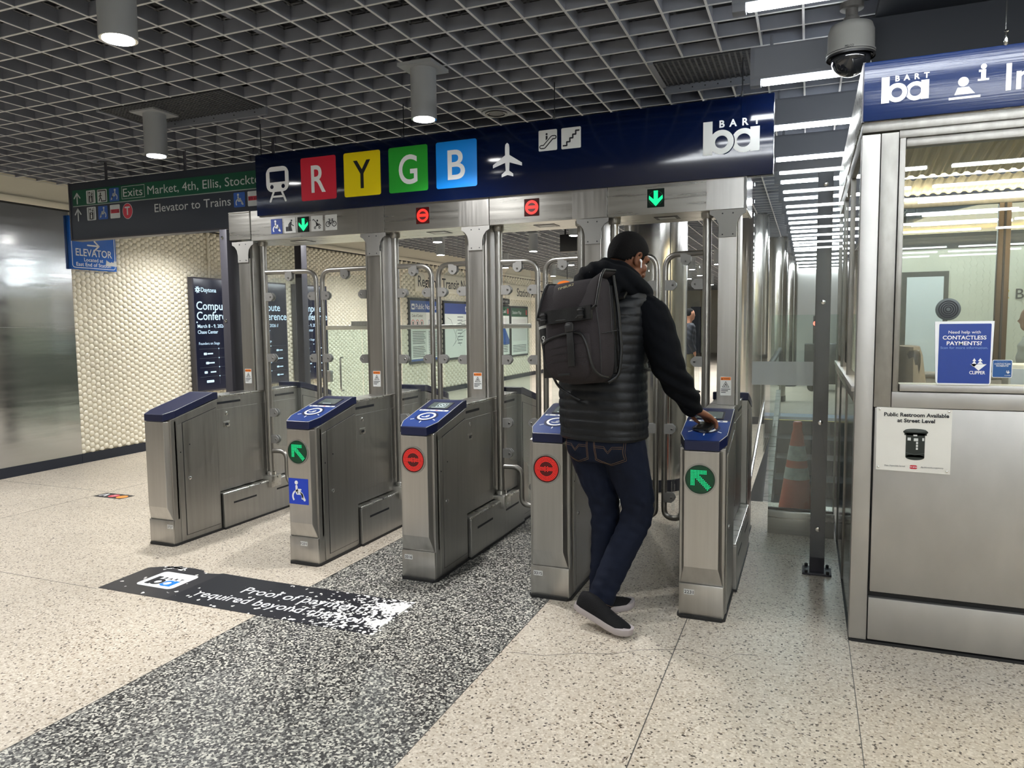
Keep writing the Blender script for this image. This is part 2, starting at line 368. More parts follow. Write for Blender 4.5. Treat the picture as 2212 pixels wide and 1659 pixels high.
for x, y in ((-3.4, -1.6), (-3.0, -3.6), (-1.0, -3.6), (-2.2, -5.6), (.6, -5.4), (-2.2, 3.0), (-.6, 2.9), (.35, 3.6), (-4.1, 2.9), (-3.9, 4.8), (-3.85, 6.4), (-4.1, .2)): DL.append((x, y, 'unseen cylinder downlight added to light the floor and left wall'))  # unseen downlights, added to brighten the floor and the left wall
for i, (x, y, lb) in enumerate(DL):
    o = D0 if i == 0 else dup(D0, (0, 0, 0))
    o.location = (x, y, ZD); o['label'] = lb; o['group'] = 'cylinder downlights'

# ================================================================== fluorescent battens over the right-hand lane and booth
def batten():
    t = thing('fluorescent_batten', 'x', 'ceiling light')
    m = MB(); m.box(0, 1.2, -.024, .024, .030, .19, HOUS, .003); m.box(.02, 1.18, -.0245, -.0239, .045, .18, HOUS)
    for x in (.1, 1.1): m.tube([(x, 0, .18), (x, 0, .245)], .008, HOUS)
    m.build('housing', t)
    m = MB(); m.box(.055, 1.145, -.019, .019, .004, .0295, LAMP, .008); m.build('tube', t)
    for xa in (0, 1.148): MB().box(xa, xa+.052, -.026, .026, .0, .034, HOUS, .004).build('end_cap', t)
    return t
B0 = batten(); first = True
FXL = {0: 'fluorescent batten cut by the top edge left of the security camera', 1: 'fluorescent batten with tall grey housing just left of the security camera',
       2: 'fluorescent batten beside the upper right corner of the blue gate sign', 3: 'fluorescent batten just above the top edge of the right glass barrier'}
for k in range(-9, 27):
    for x0 in ((1.86, 3.12, 4.38) if k < 1 else ((1.86, 3.3, 4.6) if 4 <= k <= 8 else (1.86,))):
        o = B0 if first else dup(B0, (0, 0, 0)); first = False
        o.location = (x0, -.36+.955*k, 2.585); o['group'] = 'fluorescent battens'
        o['label'] = FXL.get(k) if (k in FXL and x0 < 2) else ('fluorescent batten in the receding row seen past the booth' if k > 3 else 'fluorescent batten over the front concourse, mirrored in the booth window')

# ================================================================== left wall
XW = -4.85
hx = MB(); hx.keepn = True; kk = hx.mat(WALLC)
pz, py = .063, .0546          # flat-to-flat height, column pitch
Rr = pz/math.sqrt(3)
y = 1.9; col = 0; HV, HF = [], []
def hexes(y0, y1, s, dome):
    pzz, pyy, R_ = pz*s, py*s, Rr*s; c = 0; yy = y0
    while yy < y1:
        z = .11+(pzz/2 if c % 2 else 0)
        while z < 2.59:
            b = len(HV)
            for rr, h in ((R_*.97, -.001), (R_*.84, dome*.40), (R_*.5, dome*.86)):
                for q in range(6): a = PI/3*q; HV.append((XW+h, yy+rr*math.cos(a), min(2.6, max(.1, z+rr*math.sin(a)))))
            HV.append((XW+dome, yy, z))
            for L_ in (0, 6):
                for q in range(6): HF.append((b+L_+q, b+L_+(q+1) % 6, b+L_+6+(q+1) % 6, b+L_+6+q))
            for q in range(6): HF.append((b+12+q, b+12+(q+1) % 6, b+18))
            z += pzz
        yy += pyy; c += 1
hexes(1.9, 8.2, 1, .017); hexes(8.2, 18, 1.6, .024)
hx.add(HV, HF, WALLC, True)
hx.add([(XW-.001, 1.885, 0), (XW-.001, 31, 0), (XW-.001, 31, 2.66), (XW-.001, 1.885, 2.66)], [(0, 1, 2, 3)], pbr('grout', srgb(176, 166, 140), .7))
structure(hx, 'wall_left', angle=80)
m = MB(); m.box(XW-.02, XW+.012, -8, 1.88, .1, 2.585, WAVY); m.box(XW+.012, XW+.0125, -8, 1.88, 1.42, 1.424, STEELD); structure(m, 'wall_left_cladding')
m = MB(); m.box(XW-.02, XW+.018, -8, 1.875, 0, .1, NAVYB); m.box(XW-.02, XW+.015, 1.88, 31, 0, .1, NAVYB); structure(m, 'baseboard_left')
m = MB(); m.box(XW-.02, XW+.03, -8, 31, 2.602, 2.665, CREAMT, .006); m.box(XW-.02, XW+.02, -8, 31, 2.585, 2.603, BLACK); structure(m, 'trim_2')
m = MB(); m.box(XW-.02, XW+.012, -8, 31, 2.665, 2.86, CREAMP); structure(m, 'wall_left_bulkhead')
# back, right and far ends of the station hall
m = MB(); m.box(-5, 9.4, -8.9, -8.6, 0, 3, CREAMP); structure(m, 'wall_back')
m = MB(); m.box(9.2, 9.4, -8.7, 31, 0, 3, CREAMP); structure(m, 'wall_right')
m = MB(); m.box(-5, 9.4, 30.8, 31, 0, 3, CREAMP); structure(m, 'wall_far')
# ================================================================== pictograms (unit square 0..1, mapped on a Frame box)
class Box:
    def __init__(s, mb, F, x, y, w, h, d): s.m, s.F, s.x, s.y, s.w, s.h, s.d = mb, F, x, y, w, h, d
    def q(s, p): return (s.x+p[0]*s.w, s.y+p[1]*s.h)
    def line(s, pts, w, m, closed=False): s.m.fline(s.F, [s.q(p) for p in pts], w*s.w, m, s.d, s.d+.0008, closed)
    def poly(s, pts, m, e=0): s.m.fpoly(s.F, [s.q(p) for p in pts], m, s.d+e, s.d+.0008+e)
    def disc(s, x, y, r, m, e=0): c = s.q((x, y)); s.m.fdisc(s.F, c[0], c[1], r*s.w, m, s.d+e, s.d+.0008+e, 20)
    def ring(s, x, y, r, w, m, a0=0, a1=360): c = s.q((x, y)); s.m.fring(s.F, c[0], c[1], (r-w/2)*s.w, (r+w/2)*s.w, m, s.d, s.d+.0008, 28, a0, a1)
    def tile(s, m, r=0.0): s.m.frect(s.F, s.x, s.x+s.w, s.y, s.y+s.h, m, 0, s.d, r)
def ic_chair(b, m=WHITE, flip=False):
    f = (lambda p: (1-p[0], p[1])) if flip else (lambda p: p)
    b.disc(*f((.40, .84)), .085, m); b.line([f((.40, .70)), f((.42, .42)), f((.66, .42)), f((.80, .18))], .11, m); b.line([f((.42, .57)), f((.62, .57))], .07, m)
    b.ring(*f((.45, .30)), .25, .075, m, -25 if not flip else 60, -25+245 if not flip else 60+145+0) if not flip else b.ring(.55, .30, .25, .075, m, -40, 205)
def ic_bag(b, m=INK):
    b.disc(.66, .82, .07, m); b.line([(.60, .68), (.52, .45)], .17, m); b.line([(.52, .68), (.40, .55), (.40, .42)], .06, m); b.line([(.64, .56), (.84, .46)], .06, m)
    b.poly([(.46, .46), (.62, .46), (.72, .12), (.46, .12)], m); b.poly([(.14, .12), (.50, .12), (.50, .42), (.14, .42)], m)
def ic_pram(b, m=INK):
    b.line([(.14, .72), (.20, .79), (.68, .38), (.66, .26)], .045, m); b.disc(.54, .68, .07, m); b.poly([(.40, .62), (.68, .38), (.44, .30)], m); b.line([(.66, .48), (.82, .34)], .05, m)
    b.ring(.32, .22, .065, .045, m); b.ring(.70, .22, .065, .045, m); b.line([(.34, .28), (.46, .36)], .04, m)
def ic_bike(b, m=INK):
    b.ring(.24, .40, .17, .05, m); b.ring(.76, .40, .17, .05, m); b.line([(.24, .40), (.38, .64), (.64, .64), (.46, .40), (.24, .40)], .04, m); b.line([(.46, .40), (.36, .70)], .04, m); b.line([(.76, .40), (.62, .70)], .04, m); b.line([(.30, .72), (.42, .72)], .045, m); b.line([(.56, .72), (.68, .72)], .045, m)
def ic_arrow(b, m=WHITE, up=True):
    b.line([(.5, .05), (.5, .9)], .14, m); b.line([(.08, .52), (.5, .93), (.92, .52)], .14, m)
def ic_lift(b, m=INK, bgm=GREYW):
    b.line([(.20, .08), (.20, .92)], .05, m); b.line([(.80, .08), (.80, .92)], .05, m); b.poly([(.30, .06), (.70, .06), (.70, .60), (.30, .60)], m)
    b.disc(.50, .50, .055, bgm, .001); b.poly([(.43, .12), (.57, .12), (.57, .42), (.43, .42)], bgm, .001)
    for x, s_ in ((.38, 1), (.62, -1)): b.line([(x, .66), (x, .88)], .05, m); b.line([(x-.09, .77+.04*s_), (x, .77+.11*s_), (x+.09, .77+.04*s_)], .05, m)
def ic_exit(b, m=INK):
    b.line([(.10, .90), (.88, .90), (.88, .10), (.40, .10)], .07, m); b.disc(.34, .70, .06, m); b.line([(.33, .60), (.30, .38), (.18, .14)], .08, m); b.line([(.31, .38), (.42, .26), (.42, .12)], .07, m); b.line([(.34, .58), (.48, .50)], .05, m); b.line([(.30, .58), (.18, .46)], .05, m)
def ic_escalator(b, m=INK, bgm=GREYW):
    o = [(.14, .20), (.30, .20), (.74, .62), (.88, .62)]
    b.line(o, .21, m); b.d += .0009; b.line(o, .10, bgm); b.d -= .0009
    b.disc(.44, .80, .055, m); b.poly([(.39, .50), (.49, .58), (.49, .72), (.39, .72)], m)
def ic_stairs(b, m=INK):
    p = [(.10, .16), (.28, .16), (.28, .33), (.44, .33), (.44, .50), (.59, .50), (.59, .66), (.74, .66), (.74, .83), (.90, .83)]; b.line(p, .075, m)
def ic_train(b, m=WHITE, bgm=NAVY):
    b.m.frect(b.F, b.x, b.x+b.w, b.y+.27*b.h, b.y+b.h, m, b.d, b.d+.0008, .26*b.w)
    b.m.frect(b.F, b.x, b.x+b.w, b.y+.45*b.h, b.y+.85*b.h, m, b.d, b.d+.0009, .04*b.w)
    b.poly([(.16, .55), (.84, .55), (.84, .86), (.16, .86)], bgm, .001); b.disc(.25, .42, .075, bgm, .001); b.disc(.75, .42, .075, bgm, .001)
    b.line([(.32, .27), (.16, .0)], .08, m); b.line([(.68, .27), (.84, .0)], .08, m); b.line([(.26, .13), (.74, .13)], .07, m)
def ic_plane(b, m=WHITE):
    L_ = [(.5, 1), (.44, .95), (.425, .85), (.425, .64), (0, .38), (0, .29), (.425, .42), (.44, .18), (.30, .08), (.30, .0), (.5, .055)]
    b.poly(L_ + [(1-x, y) for x, y in L_[-2:0:-1]], m)
def ic_info(b, m=WHITE):
    b.m.fdisc(b.F, b.x+.36*b.w, b.y+.53*b.h, .135*b.w, m, b.d, b.d+.0008); b.poly([(.14, .14), (.66, .14), (.50, .36), (.22, .36)], m); b.poly([(0, 0), (.80, 0), (.80, .07), (0, .07)], m)
    b.disc(.86, .93, .075, m); b.poly([(.72, .50), (1, .50), (1, .56), (.92, .56), (.92, .84), (.74, .84), (.74, .77), (.80, .77), (.80, .56), (.72, .56)], m)
def ba_logo(mb, F, x, y, w, mB=WHITE, mA=WHITE, mT=WHITE, d=.0005, bgm=NAVY, txt=True):
    """the two joined rounded letters of the operator's mark with spaced capitals above"""
    k = w/.296
    def st(x0, x1, y0, y1, m, e): mb.frect(F, x+x0*k, x+x1*k, y+y0*k, y+y1*k, m, d+e, d+e+.0008)
    mb.fring(F, x+.214*k, y+.060*k, .036*k, .064*k, mA, d, d+.0008); st(.248, .296, .0, .128, mA, .0001)
    mb.fring(F, x+.098*k, y+.062*k, .062*k, .070*k, bgm, d+.0010, d+.0014, a0=-80, a1=75)
    mb.fring(F, x+.098*k, y+.062*k, .034*k, .065*k, mB, d+.0012, d+.0020); st(.0, .050, -.003, .176, mB, .0013)
    if txt:
        for c, cx in zip('BART', (.100, .158, .222, .280)): mb.ftext(F, c, x+cx*k, y+.140*k, .036*k, mT, 'c', bold=.03, d1=d+.0008)
def dots_arrow(mb, F, cx, cy, R_, m, md):
    st = R_*2/19.0
    for i in range(-9, 10):
        for j in range(-9, 10):
            x, y = i*st, j*st
            if x*x+y*y > (R_*.95)**2: continue
            u, v = (x-y)/math.sqrt(2), (x+y)/math.sqrt(2)          # pointing up-left: shaft runs along u
            on = (abs(v) < R_*.155 and -R_*.62 < u < R_*.92) or (abs(x+R_*.50) < R_*.17 and -R_*.52 < y < R_*.68) or (abs(y-R_*.50) < R_*.17 and -R_*.68 < x < R_*.52)
            mb.fdisc(F, cx+x, cy+y, st*.36, m if on else md, .0, .0006, 6)
def dots_stop(mb, F, cx, cy, R_, m, md):
    for k in range(1, 10):
        r = R_*.97*k/9.5; n = max(6, int(2*PI*r/(R_*.105)))
        for i in range(n):
            a = 2*PI*i/n; x, y = r*math.cos(a), r*math.sin(a)
            on = k >= 6 or abs(y) < R_*.19
            mb.fdisc(F, cx+x, cy+y, R_*.036, m if on else md, 0, .0006, 6)

# ================================================================== fare gates
def cap_outline(w, ch, y0, y1): return [(-w+ch, y0), (w-ch, y0), (w, y0+.075), (w, y1), (-w, y1), (-w, y0+.075)]
def capz(y): return .8546 + (.9587-.8546)*min(max(y, 0), .40)/.40
def gate_cap(t, kind, rear=False):
    w, ch = .107, .028; m = MB(); col = CAPD if (kind == 'blank' or rear) else CAPB
    o = cap_outline(w, ch, -.004, .44)
    ys = [p[1] for p in o]
    top = [(x, y, capz(y)) for x, y in o]; bot = [(x, y, capz(y)-.046) for x, y in o]
    # split at y=.40 so that the last few centimetres are level
    o2 = [(-w+ch, -.004), (w-ch, -.004), (w, .071), (w, .40), (w, .44), (-w, .44), (-w, .40), (-w, .071)]
    T = [(x, y, capz(y)) for x, y in o2]; B = [(x, y, capz(y)-.046) for x, y in o2]
    v = T+B; f = [(0, 1, 2, 3, 6, 7), (3, 4, 5, 6), (13+2, 14, 11, 10, 9, 8), (14, 13, 12, 11)] + [(i, i+8, (i+1) % 8+8, (i+1) % 8) for i in range(8)]
    m.add(v, f, col)
    c = m.build('cap', t, bev=.0035)
    if rear: return c
    # sloped top surface frame
    sl = math.atan2(.9587-.8546, .40); F = Frame((0, 0, .8546), (1, 0, 0), (0, math.cos(sl), math.sin(sl)))
    g = MB()
    for s_ in (-1, 1): g.fline(F, [(s_*.079, .0), (s_*.1065, .076), (s_*.1065, .40)], .0016, GREYW, .0012, .0018)
    if kind != 'blank':
        b = MB(); b.fpoly(F, [(-.076, .004), (.076, .004), (.1045, .078), (.1045, .246), (-.1045, .246), (-.1045, .078)], CAPL, 0, .0012); b.build('reader_panel', c)
        b = MB(); b.frect(F, -.09, .09, .232, .249, GREYW, .001, .003, .003)
        for i in range(4): b.frect(F, -.08+.045*i, -.066+.045*i, .237, .244, ADAD if i != 2 else RED, .003, .0036)
        b.build('instruction_strip', c)
        b = MB(); b.fdisc(F, 0, .152, .066, CAPB, .001, .002, 40); b.fring(F, 0, .152, .041, .053, WHITE, .002, .0036, 44); b.fdisc(F, 0, .152, .041, CAPL, .002, .003, 40)
        for i, r in enumerate((.010, .017, .024)): b.fring(F, -.012, .152, r, r+.003, GREYW, .003, .0038, 14, -45, 45)
        b.fline(F, [(-.024, .142), (-.014, .138), (.006, .140)], .007, GREYW, .003, .0038)
        for a in (215, 270, 325):
            for k in (.068, .075, .082): b.fdisc(F, k*1.1*math.cos(math.radians(a)), .152+k*1.05*math.sin(math.radians(a)), .0034, WHITE, .001, .002, 8)
        b.build('card_reader', c)
        b = MB(); b.frect(F, -.068, .068, .272, .375, INK, .0, .0025, .003); b.frect(F, -.060, .060, .280, .366, pbr('screen_grey', srgb(70, 78, 76), .18, emit=(.1, .12, .12), estr=.25), .0025, .003)
        if kind == 'stop':
            b.fring(F, .012, .325, .015, .021, emis('screen_white', (.75, .9, .9), .6), .003, .0036, 28); b.fline(F, [(.0, .337), (.024, .313)], .007, MATS['screen_white'], .003, .0036)
            b.fline(F, [(-.018, .298), (-.018, .352), (.042, .352), (.042, .298)], .003, MATS['screen_white'], .003, .0036, True)
            b.frect(F, -.04, .045, .2855, .290, MATS['screen_white'], .003, .0036)
        else: b.frect(F, -.03, .03, .2855, .292, emis('screen_white', (.75, .9, .9), .6), .003, .0036)
        b.build('display', c)
    g.build('edge_trim', c)
    return c
def gate_head(t, rear=False):
    """reader cabinet: lower box, projecting chamfered front shell, side doors"""
    w = .105; m = MB()
    zt = lambda y: capz(y)-.046
    # body with sloping top
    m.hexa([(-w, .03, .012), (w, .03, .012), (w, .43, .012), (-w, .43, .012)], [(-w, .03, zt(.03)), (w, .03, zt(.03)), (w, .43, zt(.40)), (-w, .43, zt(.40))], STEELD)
    body = m.build('cabinet_body', t, bev=.003)
    s = MB(); a, b_ = .079, .105           # front shell
    def ring(z, yf, xf, yb=.06): return [(-xf, yf, z), (xf, yf, z), (b_-.0, yb, z), (b_, .074, z), (-b_, .074, z), (-b_, yb, z)]
    s.loft([ring(.168, .026, .097), ring(.255, -.002, a), ring(.806, -.002, a)], STEEL, True, False)
    sh = s.build('front_shell', t, bev=.002)
    k = MB(); k.box(-.103, .103, .018, .036, .012, .166, STEEL, .004); k.build('toe_panel', t)
    for sd in (-1, 1):
        d = MB(); x0, x1 = (w, w+.004) if sd > 0 else (-w-.004, -w)
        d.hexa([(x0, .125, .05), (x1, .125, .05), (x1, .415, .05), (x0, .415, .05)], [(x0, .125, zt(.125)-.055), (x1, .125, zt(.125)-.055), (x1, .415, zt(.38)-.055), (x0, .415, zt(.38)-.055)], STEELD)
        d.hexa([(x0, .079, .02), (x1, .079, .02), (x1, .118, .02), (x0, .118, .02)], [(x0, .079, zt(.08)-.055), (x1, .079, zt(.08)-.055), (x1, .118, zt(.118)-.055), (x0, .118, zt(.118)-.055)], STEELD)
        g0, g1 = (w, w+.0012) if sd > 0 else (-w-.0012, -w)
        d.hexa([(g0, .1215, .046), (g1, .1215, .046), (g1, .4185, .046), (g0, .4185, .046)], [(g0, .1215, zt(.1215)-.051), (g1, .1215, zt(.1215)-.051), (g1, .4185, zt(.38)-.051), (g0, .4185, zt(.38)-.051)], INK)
        xo = x1 if sd > 0 else x0
        dd = d.build('side_door', t, bev=.0015)
        l = MB(); l.lathe([(.011, -.001), (.011, .004), (.006, .0065)], CHROME, (xo, .165, .42), 'x', 16) if sd > 0 else l.lathe([(.011, .001), (.011, -.004), (.006, -.0065)], CHROME, (xo, .165, .42), 'x', 16)
        l.build('door_lock', dd)
        h = MB()
        for yy, zz in ((.098, .60), (.175, .64)): h.lathe([(.0045, -.001), (.0045, .0008)] if sd > 0 else [(.0045, .001), (.0045, -.0008)], INK, (xo, yy, zz), 'x', 10)
        h.build('peephole', dd)
def leaf_obj(t, side, x_pole, x_free, yP):
    """pivot tube, bent tube frame with glass and its clamp tabs; side = +1 when the leaf points to +x"""
    zt_, r = 1.80, .0175
    p = MB(); p.tube([(x_pole, yP, .30), (x_pole, yP, 2.025)], .0245, PIPE, 16); p.lathe([(.034, .285), (.034, .31), (.027, .315)], CHROME, (x_pole, yP, 0), n=20); p.lathe([(.030, 1.99), (.036, 2.0), (.036, 2.026)], PIPE, (x_pole, yP, 0), n=20)
    p.box(x_pole-.045, x_pole+.045, yP-.055, yP+.055, .20, .286, STEELH, .006); po = p.build('pivot_post', t)
    tilt = .045
    def P(x, z): return (x, yP + tilt*abs(x-x_pole)/abs(x_free-x_pole), z)
    xe = x_free; xi = x_pole+side*.135
    path = fillet([P(x_pole+side*.005, zt_), P(xe, zt_), P(xe, .215), P(xi, .215), P(xi, .47), P(x_pole+side*.005, .47)], .085, 6)
    f = MB(); f.tube(path, r, PIPE, 12); fo = f.build('leaf_frame', t)
    e = .045; g = MB()
    def GP(x, z, d): q = P(x, z); return (q[0], q[1]+d, q[2])
    out = fillet([P(x_pole+side*.04, zt_-e), P(xe-side*e, zt_-e), P(xe-side*e, .26), P(xi+side*e, .26), P(xi+side*e, .51), P(x_pole+side*.04, .51)], .05, 4, True)
    n = len(out); g.add([(q.x, q.y-.004, q.z) for q in out]+[(q.x, q.y+.004, q.z) for q in out], [tuple(range(n)), tuple(range(2*n-1, n-1, -1))]+[(i, i+n, (i+1) % n+n, (i+1) % n) for i in range(n)], GLS); g.build('glass_pane', fo)
    CL = [((x_pole+xe)/2, zt_, 0, -1)]
    for z in (1.62, 1.17): CL += [(x_pole+side*.02, z, side, 0), (xe, z, -side, 0)]
    CL += [(x_pole+side*.02, .76, side, 0), (xe, .76, -side, 0), (x_pole+side*.02, .56, side, 0), (xe, .34, -side, 0)]
    for x, z, dx, dz in CL:
        c = MB(); q = P(x, z); L_, hw = .068, .030
        pl = [(0, -hw), (L_-.022, -hw), (L_-.004, -hw*.45), (L_, 0), (L_-.004, hw*.45), (L_-.022, hw), (0, hw)]
        for yy in (-.018, .006):
            pts = [(q[0]+dx*u, q[2]+v) if dx else (q[0]+v, q[2]+dz*u) for u, v in pl]
            c.prism(pts, 'y', q[1]+yy, q[1]+yy+.012, CLIPM)
        bx, bz = q[0]+dx*.045, q[2]+dz*.045; c.lathe([(.007, -.0005), (.007, .0015), (.0055, .003)], PIPE, (bx, q[1]-.018, bz), 'y', 14); c.lathe([(.0035, .0031), (.0035, .0036)], INK, (bx, q[1]-.018, bz), 'y', 8)
        c.build('clamp_tab', fo)
def mid_body(t):
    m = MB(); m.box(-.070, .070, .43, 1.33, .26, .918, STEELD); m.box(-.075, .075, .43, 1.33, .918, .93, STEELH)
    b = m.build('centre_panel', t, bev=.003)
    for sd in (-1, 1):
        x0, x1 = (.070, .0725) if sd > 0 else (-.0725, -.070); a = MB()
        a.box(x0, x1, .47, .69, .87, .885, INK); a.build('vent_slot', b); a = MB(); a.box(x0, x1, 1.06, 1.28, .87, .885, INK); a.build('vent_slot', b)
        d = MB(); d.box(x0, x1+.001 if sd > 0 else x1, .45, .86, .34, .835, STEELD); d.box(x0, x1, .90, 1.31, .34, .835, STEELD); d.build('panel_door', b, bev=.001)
        xo = .0725 if sd > 0 else -.0725
        l = MB(); l.lathe([(.013, -.001), (.013, .004*1), (.008, .006)] if sd > 0 else [(.013, .001), (.013, -.004), (.008, -.006)], CHROME, (xo, .545, .80), 'x', 16); l.build('panel_lock', b)
        c = MB(); c.box(min(xo, xo+sd*.004), max(xo, xo+sd*.004), .515, .575, .705, .745, STEELH, .002); c.box(min(xo, xo+sd*.005), max(xo, xo+sd*.005), .53, .562, .715, .732, INK); c.build('card_slot', b)
    p = MB(); p.box(-.124, .124, .44, 1.32, .012, .245, STEELD); p.hexa([(-.124, .44, .245), (.124, .44, .245), (.124, 1.32, .245), (-.124, 1.32, .245)], [(-.119, .44, .255), (.119, .44, .255), (.119, 1.32, .255), (-.119, 1.32, .255)], STEELH)
    pl = p.build('plinth', t, bev=.003)
    for sd in (-1, 1):
        a = MB(); x0, x1 = (.124, .1248) if sd > 0 else (-.1248, -.124)
        a.box(x0, x1, .53, .76, .165, .178, INK); a.build('plinth_slot', pl); a = MB(); a.box(x0, x1, .98, 1.21, .165, .178, INK); a.build('plinth_slot', pl)
GATES = [(-1.6868, 'blank', None, '3727', .075, False, True, 'leftmost fare gate, no card reader on its plain blue cap'),
         (-.5640, 'go', 'arrow', '1231', 0.0, True, True, 'wide-aisle fare gate with a green arrow and the blue wheelchair sign'),
         (.2006, 'stop', 'stop', '3316', -.06, True, True, 'fare gate with red stop light between wheelchair gate and the one beside the person'),
         (.9624, 'stop', 'stop', '3315', -.062, True, True, 'fare gate with red stop light partly hidden behind the person'),
         (1.7151, 'go', 'arrow', '2231', -.055, True, False, 'rightmost fare gate with green arrow, where the person taps a card')]
GX_ = [g[0] for g in GATES]; YP = .95
for i, (gx, kind, led, num, nx, lf, rf, lab) in enumerate(GATES):
    t = thing('fare_gate', lab, 'fare gate', (gx, 0, 0), 'fare gates in a row')
    k = MB(); k.prism([(-.095, .008), (.095, .008), (.112, .03), (.112, .44), (.128, .44), (.128, 1.32), (.112, 1.32), (.112, 1.73), (.095, 1.752), (-.095, 1.752), (-.112, 1.73), (-.112, 1.32), (-.128, 1.32), (-.128, .44), (-.112, .44), (-.112, .03)], 'z', 0, .014, BLACK); k.build('rubber_base', t)
    gate_head(t); gate_cap(t, kind); mid_body(t)
    # far end, same shell turned round
    n0 = set(t.children); gate_head(t, True); gate_cap(t, kind, True)
    for ch in t.children:
        if ch not in n0: ch.location = (0, 1.76, 0); ch.rotation_euler = (0, 0, PI)
    F = front(0, -.002, 0)
    if led:
        m = MB(); m.fring(F, -.006, .675, .068, .075, STEELD, 0, .004, 44); m.fdisc(F, -.006, .675, .069, pbr('led_well_green', (.0, .03, .015), .3) if led == 'arrow' else pbr('led_well_red', (.07, .004, .006), .3), -.002, .0015, 44)
        F2 = front(0, -.0036, 0)
        dots_arrow(m, F2, -.006, .675, .064, LEDG, LEDG2) if led == 'arrow' else dots_stop(m, F2, -.006, .675, .064, LEDR, LEDR2)
        m.build('lane_light', t, label='green arrow lane light' if led == 'arrow' else 'red stop lane light')
    if i == 1:
        m = MB(); b = Box(m, F, -.078, .367, .138, .152, .0012); b.tile(ADA, .003); ic_chair(b); m.build('wheelchair_sign', t)
    m = MB(); FN = front(nx, .018, .115); m.frect(FN, -.024, .024, 0, .025, GREYW); m.ftext(FN, num, 0, .005, .015, INK, 'c', fit=.042, d1=.002, bold=.01); m.build('number_plate', t)
    if lf:
        c = (GX_[i-1]+gx)/2; leaf_obj(t, -1, -.105, c-gx+.026, YP)
    if rf:
        c = (GX_[i+1]+gx)/2; leaf_obj(t, 1, .105, c-gx-.026, YP)

# ------------------------------------------------------------------ posts under the beam, each with bracket and warning sticker
for i, gx in enumerate(GX_):
    xc = gx+(.012, -.002, -.008, -.004, .018)[i]
    nm = ('leftmost steel post carrying the overhead beam', 'steel beam post standing on the wheelchair-aisle gate', 'steel beam post standing on the third gate from the left', 'steel beam post behind the head of the person', 'rightmost steel beam post beside the glass barrier')[i]
    t = thing('beam_post', nm, 'post', (xc, .85, 0), 'posts under the overhead beam')
    m = MB(); m.box(-.05, .05, 0, .012, .93, 1.90, STEEL); m.box(-.05, .05, .013, .19, .93, 2.02, STEELD); m.box(.052, .066, .02, .16, .93, 2.02, ALU); m.build('column', t, bev=.002)
    m = MB(); prof = [(-.048, 1.87), (.048, 1.87), (.048, 1.925), (.056, 1.96), (.075, 1.985), (.098, 1.998), (.098, 2.02), (-.098, 2.02), (-.098, 1.998), (-.075, 1.985), (-.056, 1.96), (-.048, 1.925)]
    m.prism(prof, 'y', -.008, -.0005, CLIPM)
    for x, z in ((-.028, 2.0), (.028, 2.0), (-.028, 1.885), (.028, 1.885)): m.lathe([(.0045, 0), (.003, .0025)], INK, (x, -.008, z), 'y', 8)
    m.build('bracket', t, bev=.001)
    F = front(0, -.0125+.0118, 0); m = MB(); m.frect(F, -.030, .030, .985, 1.092, GREYW, .0, .001, .003); m.frect(F, -.027, .027, 1.072, 1.089, pbr('warning_orange', srgb(224, 120, 40), .5), .001, .0016)
    m.fpoly(F, [(-.024, 1.0755), (-.016, 1.0755), (-.020, 1.0855)], INK, .0016, .002); m.ftext(F, 'WARNING', .004, 1.077, .008, INK, 'c', fit=.034, d1=.002)
    m.fline(F, [(-.018, 1.032), (.018, 1.032), (0, 1.064)], .0022, INK, .001, .0016, True); m.fline(F, [(-.006, 1.036), (0, 1.052), (.007, 1.037)], .003, INK, .001, .0016)
    for j in range(3): m.frect(F, -.025, .025-.012*j, 1.019-.009*j, 1.0225-.009*j, INK, .001, .0015)
    m.build('warning_sticker', t)

# ------------------------------------------------------------------ overhead beam with lane displays
t = thing('overhead_beam', 'long brushed steel beam over the fare gates with lane lights', 'beam', (0, .85, 0))
SX = [-1.60, -.4775, .287, 1.047, 1.83]
for a, b in zip(SX, SX[1:]):
    m = MB(); m.box(a+.002, b-.002, 0, .40, 2.022, 2.235, STEELH); m.box(a+.25, a+.25+.14, .12, .24, 2.019, 2.0225, DARKP); m.box(a+.27, a+.37, .14, .22, 2.0185, 2.0222, GREYW); m.build('beam_section', t, bev=.004)
    m = MB(); m.box(b-.215, b-.002, -.0012, .002, 2.024, 2.233, STEEL); m.build('seam_cover', t, bev=.0006)
m = MB(); m.box(-1.80, -1.604, -.004, .42, 2.035, 2.225, STEELH); m.box(-1.80, -1.604, -.006, .42, 2.2255, 2.237, STEELH); m.build('end_block', t, bev=.004)
m = MB(); m.box(1.815, 1.832, -.006, .41, 2.018, 2.236, CHROME); m.build('end_cap', t, bev=.003)
F = front(0, -.0002, 0)
def bsign(name, xc, draw, base, lab=None):
    m = MB(); b = Box(m, F, xc-.049, 2.06, .098, .105, .0016); b.tile(base, .002); draw(b); m.build(name, t, label=lab)
bsign('wheelchair_sign', -1.366, ic_chair, ADAD); bsign('luggage_sign', -1.250, ic_bag, GREYW); bsign('pushchair_sign', -1.018, ic_pram, GREYW); bsign('bicycle_sign', -.901, ic_bike, GREYW)
def down_arrow(b):
    b.m.fline(F, [b.q((.5, .9)), b.q((.5, .25))], .024, LEDG, b.d, b.d+.001, cap=False); b.poly([(.5, .06), (.9, .46), (.9, .66), (.5, .34), (.1, .66), (.1, .46)], LEDG)
    b.ring(.5, .5, .42, .02, LEDG2)
def stop_ring(b):
    b.ring(.5, .5, .36, .16, LEDR); b.poly([(.2, .42), (.8, .42), (.8, .60), (.2, .60)], LEDR); b.disc(.5, .5, .28, LEDR2, -.0006)
